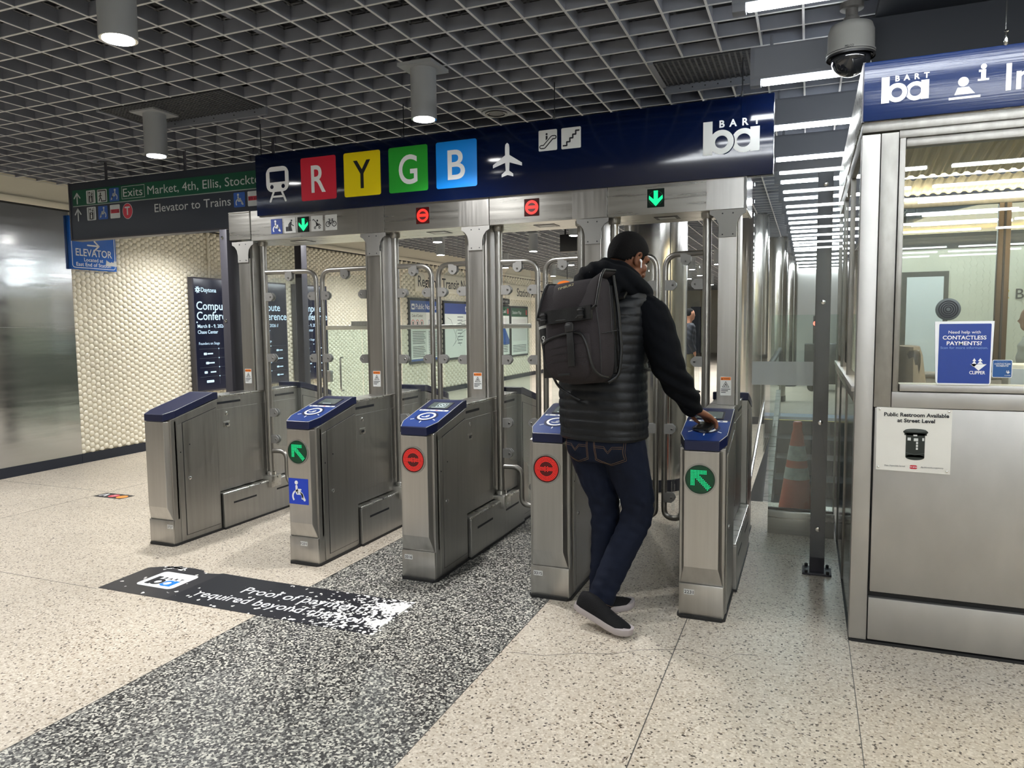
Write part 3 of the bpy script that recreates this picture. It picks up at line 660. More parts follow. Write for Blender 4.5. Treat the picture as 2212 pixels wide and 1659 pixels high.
for xc, dr, nm in ((-1.134, down_arrow, 'green down arrow'), (-.185, stop_ring, 'red stop ring'), (.573, stop_ring, 'red stop ring'), (1.333, down_arrow, 'green down arrow')):
    bsign('lane_display', xc, dr, pbr('display_black', (.006, .012, .01), .2) if dr is down_arrow else pbr('display_maroon', (.03, .003, .003), .2), nm)

# ------------------------------------------------------------------ navy line sign hung over the beam
YS = .832
t = thing('line_sign', 'long navy gate sign with train, R Y G B, airplane and bird-free white mark', 'sign', (0, YS, 0)); t['label'] = 'long navy sign over the gates with R Y G B squares and an airplane'
m = MB(); m.box(-1.522, 1.966, 0, .06, 2.192, 2.618, NAVY, .003); m.build('panel', t)
m = MB(); m.box(1.9662, 1.9685, .001, .059, 2.194, 2.616, CHROME); m.build('edge_strip', t)
F = front(0, -.0002, 0)
for x0, x1, c, ch, tc in ((-1.127, -.836, RED, 'R', WHITE), (-.772, -.485, YEL, 'Y', INK), (-.421, -.131, GRN, 'G', WHITE), (-.070, .217, BLU, 'B', WHITE)):
    m = MB(); m.frect(F, x0, x1, 2.268, 2.559, c, 0, .0014, .014); m.ftext(F, ch, (x0+x1)/2, 2.322, .178, tc, 'c', fit={'R': .118, 'Y': .135, 'G': .138, 'B': .122}[ch], bold=.012, d1=.0024, res=6); m.build('line_square', t, label=ch+' line square')
m = MB(); b = Box(m, F, -1.428, 2.286, .196, .238, .0006); ic_train(b); m.build('train_pictogram', t)
m = MB(); b = Box(m, F, .326, 2.305, .193, .205, .0006); ic_plane(b); m.build('airplane_pictogram', t)
m = MB(); b = Box(m, F, .628, 2.437, .117, .122, .0012); b.tile(GREYW, .007); ic_escalator(b); m.build('escalator_pictogram', t)
m = MB(); b = Box(m, F, .772, 2.436, .121, .122, .0012); b.tile(GREYW, .007); ic_stairs(b); m.build('stairs_pictogram', t)
m = MB(); ba_logo(m, F, 1.597, 2.323, .298, GREYW, GREYW, WHITE); m.build('operator_mark', t)
for x in (-1.49, -.32, .72, 1.80):
    m = MB(); m.tube([(x, .03, 2.615), (x, .03, 2.84)], .0035, INK, 8); m.lathe([(.004, 2.60), (.008, 2.612), (.008, 2.63), (.003, 2.65)], CHROME, (x, .012, 0), n=12); m.build('hanger_rod', t)
# ================================================================== green and slate exit sign hung left of the gates
t = thing('exit_sign', 'slate hanging sign with green Exits band left of the blue sign', 'sign', (0, 1.2, 0))
m = MB(); m.box(-3.90, -1.36, 0, .09, 2.185, 2.675, SLATE, .004); m.box(-3.915, -3.90, -.004, .094, 2.18, 2.68, POSTG); m.box(-3.90, -1.36, -.003, .093, 2.178, 2.19, POSTG); m.build('panel', t)
m = MB(); F = front(0, -.0005, 0); m.frect(F, -3.868, -1.365, 2.478, 2.612, GREENS, 0, .001); m.frect(F, -3.868, -1.365, 2.470, 2.477, pbr('sign_rule', srgb(150, 166, 160), .5), 0, .001); m.build('green_band', t)
F = front(0, -.0015, 0); SW = pbr('sign_grey_white', srgb(206, 212, 214), .5); ADL = pbr('access_blue_faded', srgb(56, 96, 176), .5)
def ic(name, x, y, w, h, fn, base=None):
    m = MB(); b = Box(m, F, x, y, w, h, .0012)
    if base: b.tile(base, .008)
    fn(b); m.build(name, t)
ic('arrow', -3.852, 2.490, .085, .10, lambda b: ic_arrow(b, SW)); ic('arrow', -3.850, 2.342, .085, .115, lambda b: ic_arrow(b, SW))
ic('lift_pictogram', -3.695, 2.486, .108, .112, ic_lift, SW); ic('lift_pictogram', -3.697, 2.342, .108, .114, ic_lift, SW)
ic('exit_pictogram', -3.562, 2.486, .115, .110, ic_exit, SW)
ic('wheelchair_pictogram', -3.418, 2.484, .114, .113, lambda b: ic_chair(b, SW, True), ADL); ic('wheelchair_pictogram', -3.560, 2.342, .112, .114, lambda b: ic_chair(b, SW, True), ADL)
ic('wheelchair_pictogram', -2.064, 2.342, .112, .114, lambda b: ic_chair(b, SW), ADL)
RS = pbr('faded_red', srgb(206, 66, 84), .5)
def logo_tile(b): b.poly([(.06, .38), (.94, .38), (.94, .66), (.06, .66)], RS); [b.line([(.14+.14*i, .42), (.14+.14*i, .62)], .05, SW) for i in range(6)]
ic('rail_mark', -3.418, 2.342, .115, .114, logo_tile, SW); ic('rail_mark', -1.925, 2.342, .115, .114, logo_tile, SW)
m = MB(); m.fdisc(F, -3.214, 2.393, .058, SW, 0, .001, 36, .066); m.fdisc(F, -3.214, 2.393, .054, RS, .001, .0018, 36, .062); m.ftext(F, 'T', -3.214, 2.362, .066, SW, 'c', d1=.0026, bold=.02); m.build('line_roundel', t)
m = MB(); m.fline(F, [(-3.271, 2.497), (-3.010, 2.497), (-3.010, 2.598), (-3.271, 2.598)], .003, SW, 0, .0008, True); m.ftext(F, 'Exits', -3.255, 2.513, .067, SW, fit=.222, bold=.0); m.ftext(F, 'Market, 4th, Ellis, Stockton', -2.975, 2.512, .068, SW, fit=1.235); m.ftext(F, 'Elevator to Trains', -2.905, 2.362, .066, SW, fit=.81); m.build('lettering', t)
for x in (-3.5, -2.6, -1.7):
    m = MB(); m.tube([(x, .045, 2.67), (x, .045, 2.85)], .012, POSTG, 10); m.build('hanger_rod', t)

# ================================================================== things on the left wall
XF = XW+.045
t = thing('elevator_sign', 'blue ELEVATOR sign on the tiled wall, partly behind the exit sign', 'sign', (XW, 2.12, 2.28))
F = Frame((.05, 0, 0), (0, 1, 0), (0, 0, 1)); BLS = pbr('elevator_blue', srgb(24, 96, 190), .35)
m = MB(); m.box(.012, .05, -.268, .262, -.268, .268, BLS, .003); m.build('panel', t)
m = MB(); P_ = fillet([(-.25, -.25, 0), (.244, -.25, 0), (.244, .25, 0), (-.25, .25, 0)], .03, 4, True); m.fline(F, [(p.x, p.y) for p in P_], .007, WHITE, 0, .001, True); m.build('border', t)
m = MB(); m.ftext(F, 'ELEVATOR', 0, -.128, .072, WHITE, 'c', fit=.42, bold=.012); m.ftext(F, 'Located at', -.01, -.182, .036, WHITE, 'c', fit=.22, bold=.01); m.ftext(F, 'East End of Station', -.01, -.232, .036, WHITE, 'c', fit=.40, bold=.01)
m.fline(F, [(-.07, -.015), (.055, -.015)], .016, WHITE); m.fline(F, [(.01, .03), (.06, -.015), (.01, -.06)], .016, WHITE); m.build('lettering', t)
m = MB(); m.fpoly(F, [(.13, -.21), (.262, -.215), (.262, -.150), (.247, -.165), (.235, -.152), (.222, -.176), (.200, -.166), (.188, -.178), (.150, -.160), (.14, -.150)], GREYW, .0005, .0016); m.build('torn_sticker', t)

SCR = pbr('screen_black', (.006, .007, .012), .08, emit=(.010, .012, .03), estr=.5); GLOW = emis('screen_text', (.6, .82, 1), .95); GLOWD = emis('screen_rule', (.3, .4, .5), .15)
def ad_screen(y, label):
    t = thing('advertising_screen', label, 'screen', (XW+.026, y, 1.31), 'portrait screens on the tiled wall')
    m = MB(); m.box(.0, .074, -.375, .375, -.705, .705, POSTG, .006); m.build('casing', t)
    F = Frame((.0745, 0, 0), (0, 1, 0), (0, 0, 1)); m = MB(); m.frect(F, -.355, .355, -.685, .685, SCR, 0, .0012)
    m.build('display', t)
    F = Frame((.076, 0, 0), (0, 1, 0), (0, 0, 1)); m = MB()
    for k in range(8): a = PI/4*k+.2; m.fline(F, [(-.295+.016*math.cos(a), .552+.016*math.sin(a)), (-.295+.036*math.cos(a+.35), .552+.036*math.sin(a+.35))], .014, GLOW)
    m.ftext(F, 'Daytona', -.243, .528, .052, GLOW, fit=.25, bold=.012); m.ftext(F, 'Compute', -.325, .31, .098, GLOW, fit=.55, bold=.010); m.ftext(F, 'Conference', -.325, .185, .098, GLOW, fit=.68, bold=.010)
    m.ftext(F, 'March 8 - 9, 2026 //', -.32, .087, .042, GLOW, fit=.50, bold=.01); m.ftext(F, 'Chase Center', -.32, .015, .042, GLOW, fit=.33, bold=.01); m.ftext(F, 'Founders on Stage', -.31, -.122, .032, GLOW, fit=.34)
    for i in range(4):
        z = -.175-.115*i; m.frect(F, -.31, .33, z, z+.003, GLOWD); m.fdisc(F, .01, z, .008, GLOW); m.frect(F, .009, .011, z-.1, z, GLOWD); m.fdisc(F, -.325 if i == 0 else .16, z-.06 if i else .155, .010, GLOW)
        m.frect(F, -.24+.03*(i % 2), -.19+.03*(i % 2)+(.07 if i == 3 else 0), z-.075, z-.045, GLOW, r=.008)
        if i < 3: m.frect(F, -.18+.02*i, -.09+.02*i, z-.068, z-.052, GLOW)
        m.frect(F, .12, .17, z-.075, z-.05, GLOW, r=.01); m.frect(F, .18, .25, z-.07, z-.056, GLOW)
    m.build('advert_text', t)
ad_screen(3.745, 'advertising screen on the tiled wall, nearest, left of the charcoal post')
ad_screen(4.715, 'advertising screen seen through the first swing leaf glass')
ad_screen(5.665, 'advertising screen farthest along, split by the first lane leaf gap')
m = MB(); m.tube([(XW+.03, 3.72, 2.01), (XW+.03, 3.72, 2.62)], .013, CREAMP, 10); m.box(XW+.0125, XW+.04, 3.70, 3.74, 2.25, 2.27, CREAMP); tag(m.build('conduit'), 'thin cream conduit running up the tiles above the nearest screen', 'conduit')
m = MB(); m.box(XW+.012, XW+.055, 4.42, 4.50, 2.30, 2.50, CREAMP, .006); tag(m.build('junction_box'), 'small cream box on the tiles under the exit sign', 'junction box')

PAPER = pbr('poster_paper', srgb(226, 232, 226), .4); PBL = pbr('poster_blue', srgb(44, 84, 156), .4); PGN = pbr('poster_green', srgb(40, 84, 62), .4); FRD = pbr('poster_frame', srgb(34, 38, 42), .4)
def poster(y0, y1, z0, z1, head, label, kind):
    t = thing('poster_case', label, 'poster', (XW, (y0+y1)/2, 0), 'poster cases along the tiled wall')
    w = (y1-y0)/2; m = MB(); m.box(0, .05, -w, w, z0, z1, FRD, .006); m.build('frame', t)
    F = Frame((.0505, 0, 0), (0, 1, 0), (0, 0, 1)); m = MB(); a = w-.05; m.frect(F, -a, a, z0+.05, z1-.05, PAPER); H_ = z1-.05
    m.frect(F, -a, a, H_-.22, H_, head, .0012, .002)
    if kind == 'notice':
        m.frect(F, -a+.04, -a+.16, H_-.17, H_-.06, WHITE, .002, .0028, .015); m.frect(F, -a+.06, -a+.14, H_-.14, H_-.10, PBL, .003, .0036); m.ftext(F, 'Public Notices', -a+.20, H_-.16, .10, WHITE, fit=.82, d1=.003, bold=.01); m.ftext(F, 'Code of Conduct', -a+.05, H_-.31, .05, INK, fit=.42, d1=.0016, bold=.01); m.ftext(F, 'Public', .14, H_-.31, .05, INK, d1=.0016, bold=.01)
        for i in range(7):
            x = -a+.09+.17*i
            if i < 3: m.fring(F, x, H_-.43, .055, .068, RED, .0012, .002, 24); m.frect(F, x-.02, x+.02, H_-.46, H_-.40, INK, .0012, .002)
            elif i > 3: m.fline(F, [(x-.06, H_-.50), (x+.05, H_-.50), (x+.05, H_-.37), (x-.06, H_-.37)], .008, PBL, .0012, .002, True); m.fline(F, [(x-.03, H_-.47), (x+.03, H_-.40)], .012, RED, .0012, .002)
        for i in range(16): m.frect(F, -a+.06, -.04-.1*((i*7) % 4)/4, H_-.60-.032*i, H_-.588-.032*i, INK if i % 5 == 0 else GREYW if i % 9 == 8 else SLATE, .0012, .002); m.frect(F, .08, a-.08-.1*((i*5) % 3)/3, H_-.60-.032*i, H_-.588-.032*i, SLATE, .0012, .002)
        m.frect(F, -a, a, z0+.05, z0+.09, PBL, .0012, .002)
    elif kind == 'map':
        m.frect(F, a-.16, a-.06, H_-.17, H_-.05, WHITE, .002, .003, .01); m.frect(F, a-.14, a-.08, H_-.13, H_-.09, PBL, .003, .0036)
        for pts in ([(-.4, -.3), (-.25, -.35), (-.15, -.55), (.05, -.8), (.15, -.9)], [(.4, -.35), (.12, -.4), (-.05, -.6), (-.1, -.85)], [(-.2, -.9), (.2, -.62), (.42, -.55)]): m.fline(F, [(x*a/.52, H_+y) for x, y in pts], .008, SLATE, .0012, .002)
        for i in range(9): m.frect(F, .02, .30-.04*(i % 3), H_-.29-.07*i, H_-.275-.07*i, SLATE, .0012, .002)
        m.frect(F, .2, .4, H_-.46, H_-.43, INK, .0012, .002)
    else:
        m.ftext(F, kind, -a+.06, H_-.15, .08, WHITE, fit=min(a*1.3, .62), d1=.003); m.frect(F, a-.12, a-.05, H_-.17, H_-.04, RED, .002, .003)
        m.frect(F, -a+.08, a-.08, z0+.40, H_-.28, GREYW, .0012, .002)
        if kind[0] == 'L': m.fpoly(F, [(-a, z0+.3), (a, z0+.3), (a, z0+.42), (-a*.2, z0+.9), (-a, z0+.95)], PBL, .002, .003)
        for i in range(5): m.frect(F, -a+.08, a-.1, z0+.12+.04*i, z0+.135+.04*i, SLATE, .0012, .002)
    m.build('poster_sheet', t)
poster(8.63, 9.96, .66, 1.92, PBL, 'poster case with blue header and notices behind the second lane', 'notice')
poster(10.03, 11.27, .66, 1.90, ADAD, 'poster case with a line map right of the notices case', 'map')
poster(12.78, 13.64, .60, 1.88, PGN, 'green-headed poster case with blue picture behind the third lane', 'Local')
poster(13.70, 14.93, .57, 1.86, PGN, 'green-headed map poster case at the right behind the third lane', 'Station Map')
BAN = pbr('banner_cloth', srgb(236, 230, 214), .6, var=.05, vscale=5)
def banner(y0, y1, z0, z1, text, x0, fit, label):
    t = thing('wall_banner', label, 'sign', (XW, 0, 0), 'pale lettered panels above the posters')
    m = MB(); m.box(.02, .045, y0, y1, z0, z1, BAN, .006); m.build('panel', t)
    F = Frame((.046, 0, 0), (0, 1, 0), (0, 0, 1)); m = MB(); m.ftext(F, text, x0, z0+.10, .20, INK, fit=fit, bold=.012); m.build('lettering', t)
banner(8.90, 13.60, 2.05, 2.43, 'Regional Transit Network Information', 9.0, 4.25, 'long pale panel reading Regional Transit above the poster cases')
banner(13.64, 18.5, 2.02, 2.40, 'Station Area Transit', 14.15, 2.75, 'pale panel reading Station Area above the green poster cases')
t = thing('small_plaque', 'narrow dark lettered plaque above the green poster cases', 'sign', (XW, 13.0, 1.955)); m = MB(); m.box(.015, .06, -.55, .62, -.06, .07, FRD, .004); m.build('panel', t)
m = MB(); m.ftext(Frame((.0605, 0, 0), (0, 1, 0), (0, 0, 1)), 'REGIONAL TRANSIT INFO', .03, -.02, .05, GREYW, 'c', fit=.95); m.build('lettering', t)
t = thing('orange_sign', 'small orange round emblem sign beyond the leaves, above the backpack', 'sign', (-3.6, 14.6, 2.42)); m = MB(); m.box(-.38, .25, 0, .06, -.16, .12, WHITE, .004); m.build('panel', t)
m = MB(); m.fdisc(front(-.07, -.0005, -.03), 0, 0, .2, pbr('orange', srgb(240, 104, 24), .4, emit=(1, .25, .02), estr=.5), 0, .002, 28, .11); m.build('emblem', t)
m = MB(); m.tube([(.0, .03, .12), (.0, .03, .42)], .01, POSTG); m.build('hanger_rod', t)

# ================================================================== floor stickers
t = thing('floor_decal', 'long black floor sticker about proof of payment, peeling at its right end', 'floor sticker', (0, 0, 0))
m_ = bpy.data.materials.new('decal_black'); m_.use_nodes = True; N = m_.node_tree.nodes; Lk = m_.node_tree.links; b_ = N['Principled BSDF']; b_.inputs['Roughness'].default_value = .4
tc = N.new('ShaderNodeTexCoord'); sx = N.new('ShaderNodeSeparateXYZ'); Lk.new(tc.outputs['Object'], sx.inputs[0])
vo_ = N.new('ShaderNodeTexVoronoi'); vo_.inputs['Scale'].default_value = 70; Lk.new(tc.outputs['Object'], vo_.inputs['Vector']); sc = N.new('ShaderNodeSeparateColor'); Lk.new(vo_.outputs['Color'], sc.inputs[0])
no = N.new('ShaderNodeTexNoise'); no.inputs['Scale'].default_value = 7; Lk.new(tc.outputs['Object'], no.inputs['Vector'])
mr = N.new('ShaderNodeMapRange'); mr.inputs[1].default_value = -.55; mr.inputs[2].default_value = .36; mr.inputs[3].default_value = 0; mr.inputs[4].default_value = 1; Lk.new(sx.outputs[0], mr.inputs[0])
pw = N.new('ShaderNodeMath'); pw.operation = 'POWER'; pw.inputs[1].default_value = 3.0; Lk.new(mr.outputs[0], pw.inputs[0])
ml = N.new('ShaderNodeMath'); ml.operation = 'MULTIPLY_ADD'; ml.inputs[1].default_value = .95; ml.inputs[2].default_value = .015; Lk.new(pw.outputs[0], ml.inputs[0])
m2 = N.new('ShaderNodeMath'); m2.operation = 'MULTIPLY'; Lk.new(ml.outputs[0], m2.inputs[0]); nr = N.new('ShaderNodeMapRange'); nr.inputs[1].default_value = .35; nr.inputs[2].default_value = .65; nr.inputs[3].default_value = .2; nr.inputs[4].default_value = 1.5; Lk.new(no.outputs[0], nr.inputs[0]); Lk.new(nr.outputs[0], m2.inputs[1])
lt = N.new('ShaderNodeMath'); lt.operation = 'LESS_THAN'; Lk.new(sc.outputs[0], lt.inputs[0]); Lk.new(m2.outputs[0], lt.inputs[1])
gt = N.new('ShaderNodeMath'); gt.operation = 'LESS_THAN'; gt.inputs[1].default_value = -.905; Lk.new(sx.outputs[0], gt.inputs[0])
c1 = N.new('ShaderNodeMix'); c1.data_type = 'RGBA'; c1.inputs[6].default_value = srgb(22, 24, 32); c1.inputs[7].default_value = srgb(44, 44, 48); Lk.new(gt.outputs[0], c1.inputs[0])
c2 = N.new('ShaderNodeMix'); c2.data_type = 'RGBA'; c2.inputs[7].default_value = srgb(236, 236, 232); Lk.new(lt.outputs[0], c2.inputs[0]); Lk.new(c1.outputs[2], c2.inputs[6]); Lk.new(c2.outputs[2], b_.inputs['Base Color'])
DEC = m_
m = MB(); edge = [(-1.383, -.688), (.340, -.684), (.345, -.27)]
x = .345
top = [(.30, -.272), (-.2, -.276), (-.62, -.279), (-.905, -.272), (-.925, -.287), (-.985, -.30), (-1.03, -.292), (-1.045, -.272), (-1.13, -.262), (-1.20, -.268), (-1.235, -.258), (-1.262, -.28), (-1.30, -.283), (-1.40, -.345)]
m.prism(edge+top, 'z', .0002, .0014, DEC); m.build('sheet', t)
WP = pbr('torn_paper', srgb(238, 238, 236), .6); m = MB()
rr = random.Random(3)
for k in range(26): 
    a, b = -1.31+.17*rr.random(), -.275-.04*rr.random(); s_ = .004+.012*rr.random(); m.prism([(a+s_*1.6*math.cos(PI/3*q+rr.random()*.6), b+s_*math.sin(PI/3*q+rr.random()*.6)) for q in range(6)], 'z', .0014, .0019, WP)
for k in range(70):
    a = .36-.42*rr.random()**1.6; b = -.68+.41*rr.random(); s_ = .002+.010*rr.random()*(1-(.36-a)*1.6); m.prism([(a+s_*1.2*math.cos(PI/3*q+rr.random()*.9), b+s_*math.sin(PI/3*q+rr.random()*.9)) for q in range(6)], 'z', .0014, .0019, WP)
m.build('peeled_flecks', t, kind='stuff')
F = Frame((0, 0, .0016), (1, 0, 0), (0, 1, 0)); m = MB(); m.frect(F, -1.245, -.985, -.575, -.36, WHITE, 0, .0006, .03); m.build('logo_tile', t)
m = MB(); F = Frame((0, 0, .0022), (1, 0, 0), (0, 1, 0)); ba_logo(m, F, -1.205, -.545, .18, INK, pbr('logo_blue', srgb(20, 130, 220), .4), INK, .0004, WHITE); m.build('operator_mark', t)
m = MB(); F = Frame((0, 0, .0014), (1, 0, 0), (0, 1, 0)); m.ftext(F, 'Proof of payment', -.60, -.475, .076, WHITE, fit=.75, bold=.006); m.ftext(F, 'required beyond this point', -.80, -.595, .076, WHITE, fit=1.10, bold=.006); m.build('lettering', t)
t = thing('floor_sticker', 'small black floor sticker with arrow and coloured dots near the left wall', 'floor sticker', (-3.21, .912, 0)); m = MB(); m.prism([(-.165, -.066), (.150, -.066), (.165, .066), (-.15, .066)], 'z', .0002, .0014, INK); m.build('sheet', t)
F = Frame((0, 0, .0014), (1, 0, 0), (0, 1, 0)); m = MB(); m.fline(F, [(-.13, -.03), (-.10, .035), (-.075, -.03)], .014, WHITE); m.build('arrow', t)
m = MB(); m.fdisc(F, .0, .0, .044, RS, 0, .0008); m.ftext(F, 'T', 0, -.022, .044, WHITE, 'c'); m.build('red_dot', t); m = MB(); m.fdisc(F, .10, -.005, .046, pbr('dot_orange', srgb(240, 150, 60), .5), 0, .0008); m.build('orange_dot', t)
# ================================================================== glass barriers, posts, cone, columns, escalator
def gpane(x0, x1, y0, y1, z0, z1, mat): return MB().box(x0, x1, y0, y1, z0, z1, mat)
def base_plate(m, x, y, mat=POSTG):
    m.box(x-.075, x+.075, y-.065, y+.065, 0, .012, mat, .002)
t = thing('glass_barrier', 'tall clear glass barrier with charcoal post between rightmost gate and booth', 'barrier', (0, .85, 0))
gpane(1.872, 2.334, 0, .012, .10, 2.205, GLS).build('glass_pane', t)
gpane(1.874, 2.188, -.0015, -.0002, 1.05, 1.18, FILM).build('frosted_band', t)
m = MB(); m.box(2.192, 2.268, .02, .10, .012, 2.30-.09, POSTG, .003); base_plate(m, 2.23, .06); pst = m.build('post', t)
for z in (.26, .85, 1.50, 2.12):
    m = MB(); m.lathe([(.012, -.0), (.012, .004), (.006, .006)], CHROME, (2.23, .0, z), 'y', 16); m.build('glass_bolt', t)
for x in (2.175, 2.285):
    for y in (.0, .12): MB().lathe([(.009, .012), (.009, .026), (.005, .03)], DARKP, (x, y, 0), n=8).build('anchor_bolt', pst)
t = thing('glass_barrier', 'charcoal glass-barrier post with clear pane at the left end of the gates', 'barrier', (0, .85, 0))
m = MB(); m.box(-1.895, -1.828, .0, .16, .012, 2.12, POSTG, .003); base_plate(m, -1.905, .08); pst = m.build('post', t)
for z in (.5, 1.45, 2.06): MB().lathe([(.012, 0), (.012, .004), (.006, .006)], CHROME, (-1.866, .0, z), 'y', 16).build('glass_bolt', t)
t = thing('fence_post', 'charcoal glass-fence post standing behind the first lane', 'post', (-2.56, 2.6, 0)); m = MB(); m.box(-.05, .03, .0, .09, .012, 2.26, POSTG, .003); m.box(-.085, .065, -.02, .11, 0, .012, POSTG); m.build('post', t)
MB().box(-.92, -.06, .03, .042, .1, 2.2, GLS).build('glass_pane', t)
# steel-railed glass fence across the hall behind the gates
t = thing('glass_railing', 'glass fence with flat steel rail crossing the hall behind the gates', 'railing', (0, 4.0, 0))
m = MB(); m.box(-3.34, -.62, -.02, .02, 1.355, 1.405, STEELH, .004); m.build('top_rail', t)
for i in range(5):
    x0 = -3.3+.535*i; MB().box(x0, x0+.52, -.006, .006, .06, 1.354, GLG).build('glass_pane', t)
m = MB(); m.box(-3.34, -.62, -.03, .03, 0, .06, STEELH); m.build('base_shoe', t)
m = MB(); m.box(-2.9, -2.3, -.03, .03, 1.405, 1.455, STEELD); m.box(-2.55, -2.32, -.032, -.03, 1.412, 1.448, GREYW); m.ftext(front(-2.33, -.033, 1.42), 'EXIT', 0, 0, .02, RED, 'r', bold=.02); m.build('push_bar', t)
m = MB(); m.tube(fillet([(-3.05, -.006, .62), (-3.05, -.06, .62), (-3.05, -.06, 1.02), (-3.05, -.006, 1.02)], .03), .011, CHROME, 10); m.build('pull_handle', t)
m = MB(); m.box(-3.30, -3.22, -.03, .02, .72, .86, STEELD, .004); m.build('lock_box', t)

# low glazed guard with traffic cone
t = thing('glass_guard', 'low glass guard on a steel plinth in front of the traffic cone', 'barrier', (0, 1.62, 0))
MB().box(1.935, 2.34, 0, .09, 0, .155, STEELH, .004).build('plinth', t)
MB().box(1.935, 2.335, .035, .047, .155, 1.44, GLG).build('glass_pane', t)
MB().box(1.935, 2.335, .030, .052, .152, .168, BLACK).build('gasket', t)
t = thing('traffic_cone', 'orange traffic cone with two white bands behind the glass guard', 'traffic cone', (2.105, 1.95, 0))
ORG = pbr('cone_orange', srgb(206, 82, 50), .5, var=.12, vscale=9); CWH = pbr('cone_reflective', srgb(196, 202, 200), .35, var=.25, vscale=24)
R_ = lambda z: .125-(.125-.034)*(z-.03)/.62
m = MB(); m.box(-.17, .17, -.17, .17, 0, .03, BLACK, .01); m.build('base', t)
m = MB(); m.lathe([(R_(.03)+.02, .03), (R_(.05), .05), (R_(.30), .30), (R_(.62), .62), (.030, .655), (.030, .70), (.024, .71)], ORG, n=36); m.build('cone_body', t)
for a, b in ((.315, .395), (.445, .545)):
    m = MB(); m.lathe([(R_(a)+.0015, a), (R_(b)+.0015, b)], CWH, n=36, caps=False); m.build('white_band', t)

def column(x, y, r, label, nm='round_column'):
    t = thing(nm, label, 'column', (x, y, 0), 'round steel-clad columns'); m = MB(); m.lathe([(r, .0), (r, 2.85)], WAVYC, n=56); m.build('cladding', t, angle=60)
    m = MB(); a = math.radians(-52); m.box(r*math.cos(a)-.004, r*math.cos(a)+.004, r*math.sin(a)-.004, r*math.sin(a)+.004, 0, 2.84, STEELD); m.build('seam', t)
    m = MB(); m.lathe([(r+.006, .0), (r+.006, .10)], NAVYB, n=56); m.build('base_ring', t, angle=60); return t
WAVYC = pbr('column_steel', (.58, .57, .55), .20, 1, bump=.18, bscale=1.2, stretch=(1, 1, 1.2), rvar=.03)
column(.955, 2.80, .262, 'big round steel column right behind the head of the person')
column(1.46, 7.2, .19, 'steel column beyond the rightmost gate post', 'round_column'); column(1.62, 10.2, .19, 'second steel column beyond the rightmost gate, further back'); column(1.75, 13.5, .19, 'third and smallest steel column beyond the glass barrier')

# escalator rising out of the floor opening toward the far landing
t = thing('escalator', 'escalator rising from a floor opening behind the traffic cone', 'escalator', (0, 0, 0))
ESC = pbr('step_tread', srgb(58, 64, 72), .45, .3, stretch=(60, 1, 1), bump=.3, bscale=1); ESR = pbr('step_riser', srgb(38, 43, 50), .5); YELN = pbr('step_line', srgb(214, 190, 60), .5); SKIN = pbr('pit_lining', srgb(96, 104, 116), .5)
x0, x1 = 1.80, 2.62
sl = .30/.42
for k in range(13):
    y1 = 8.0-.42*k; z = -.002-.20*k if k else -.002
    m = MB(); m.box(x0, x1, y1-.42, y1, z-.26, z, ESC if k % 2 else ESR)
    if k in (0,): m.box(x0, x1, y1-.418, y1-.36, z, z+.002, YELN)
    m.box(x0, x1, y1-.421, y1-.419, z-.2, z-.002, ESR); m.build('step', t)
m = MB(); m.hexa([(1.70, 2.4, -3.2), (1.79, 2.4, -3.2), (1.79, 8.5, -.8), (1.70, 8.5, -.8)], [(1.70, 2.4, -2.0), (1.79, 2.4, -2.0), (1.79, 8.5, .35), (1.70, 8.5, .35)], STEELH); m.build('skirt_panel', t)
m = MB(); m.box(1.745, 1.757, 4.6, 9.0, .0, .92, GLS); m.tube([(1.75, 4.4, .86), (1.75, 8.9, .95)], .035, BLACK, 10); m.tube(fillet([(1.75, 8.9, .95), (1.75, 9.25, .95), (1.75, 9.25, .4)], .2, 6), .035, BLACK, 10); m.build('handrail', t)
m = MB(); m.box(2.63, 2.70, 2.45, 9.0, -2.6, .9, STEELD); m.build('outer_balustrade', t)
m = MB(); m.box(1.64, 1.70, 2.45, 8.5, -3, -.004, SKIN); m.box(1.70, 2.76, 2.40, 2.45, -3, -.004, SKIN); m.box(1.6, 2.8, 2.4, 8.6, -3.4, -3.2, SKIN); m.build('pit_wall', t)
m = MB(); m.tube([(1.735, 2.56, .04), (1.72, 5.6, .62)], .016, CHROME, 8); m.build('edge_trim', t)
# things far along the right-hand hall
t = thing('stanchion_unit', 'dark equipment cart with red lamp far behind the escalator', 'cart', (2.35, 12.2, 0)); m = MB(); m.box(-.25, .6, 0, .5, .15, .95, DARKP, .02); m.box(-.1, .0, .1, .2, .95, 1.5, DARKP); m.build('body', t)
for x in (-.1, .45): MB().lathe([(.09, -.03), (.09, .03)], BLACK, (x, .1, .09), 'y', 16).build('wheel', t)
MB().ball((-.05, .07, 1.35), .05, emis('lamp_red', (1, .12, .08), 4)).build('red_lamp', t)
m = MB(); m.box(1.0, 9.2, 15.0, 15.12, 0, 2.9, pbr('grey_paint', srgb(150, 152, 150), .5)); structure(m, 'wall_far_2')
m = MB(); m.box(1.0, 9.2, 14.97, 15.0, 0, .1, NAVYB); structure(m, 'baseboard_far')
for k, x in enumerate((-2.6, -1.35, -.2)):
    m = MB(); m.box(x-.22, x+.22, 30.7, 30.82, 0, 2.1, pbr('door_grey', srgb(96, 100, 116), .5)); structure(m, 'door_%d' % (k+1))

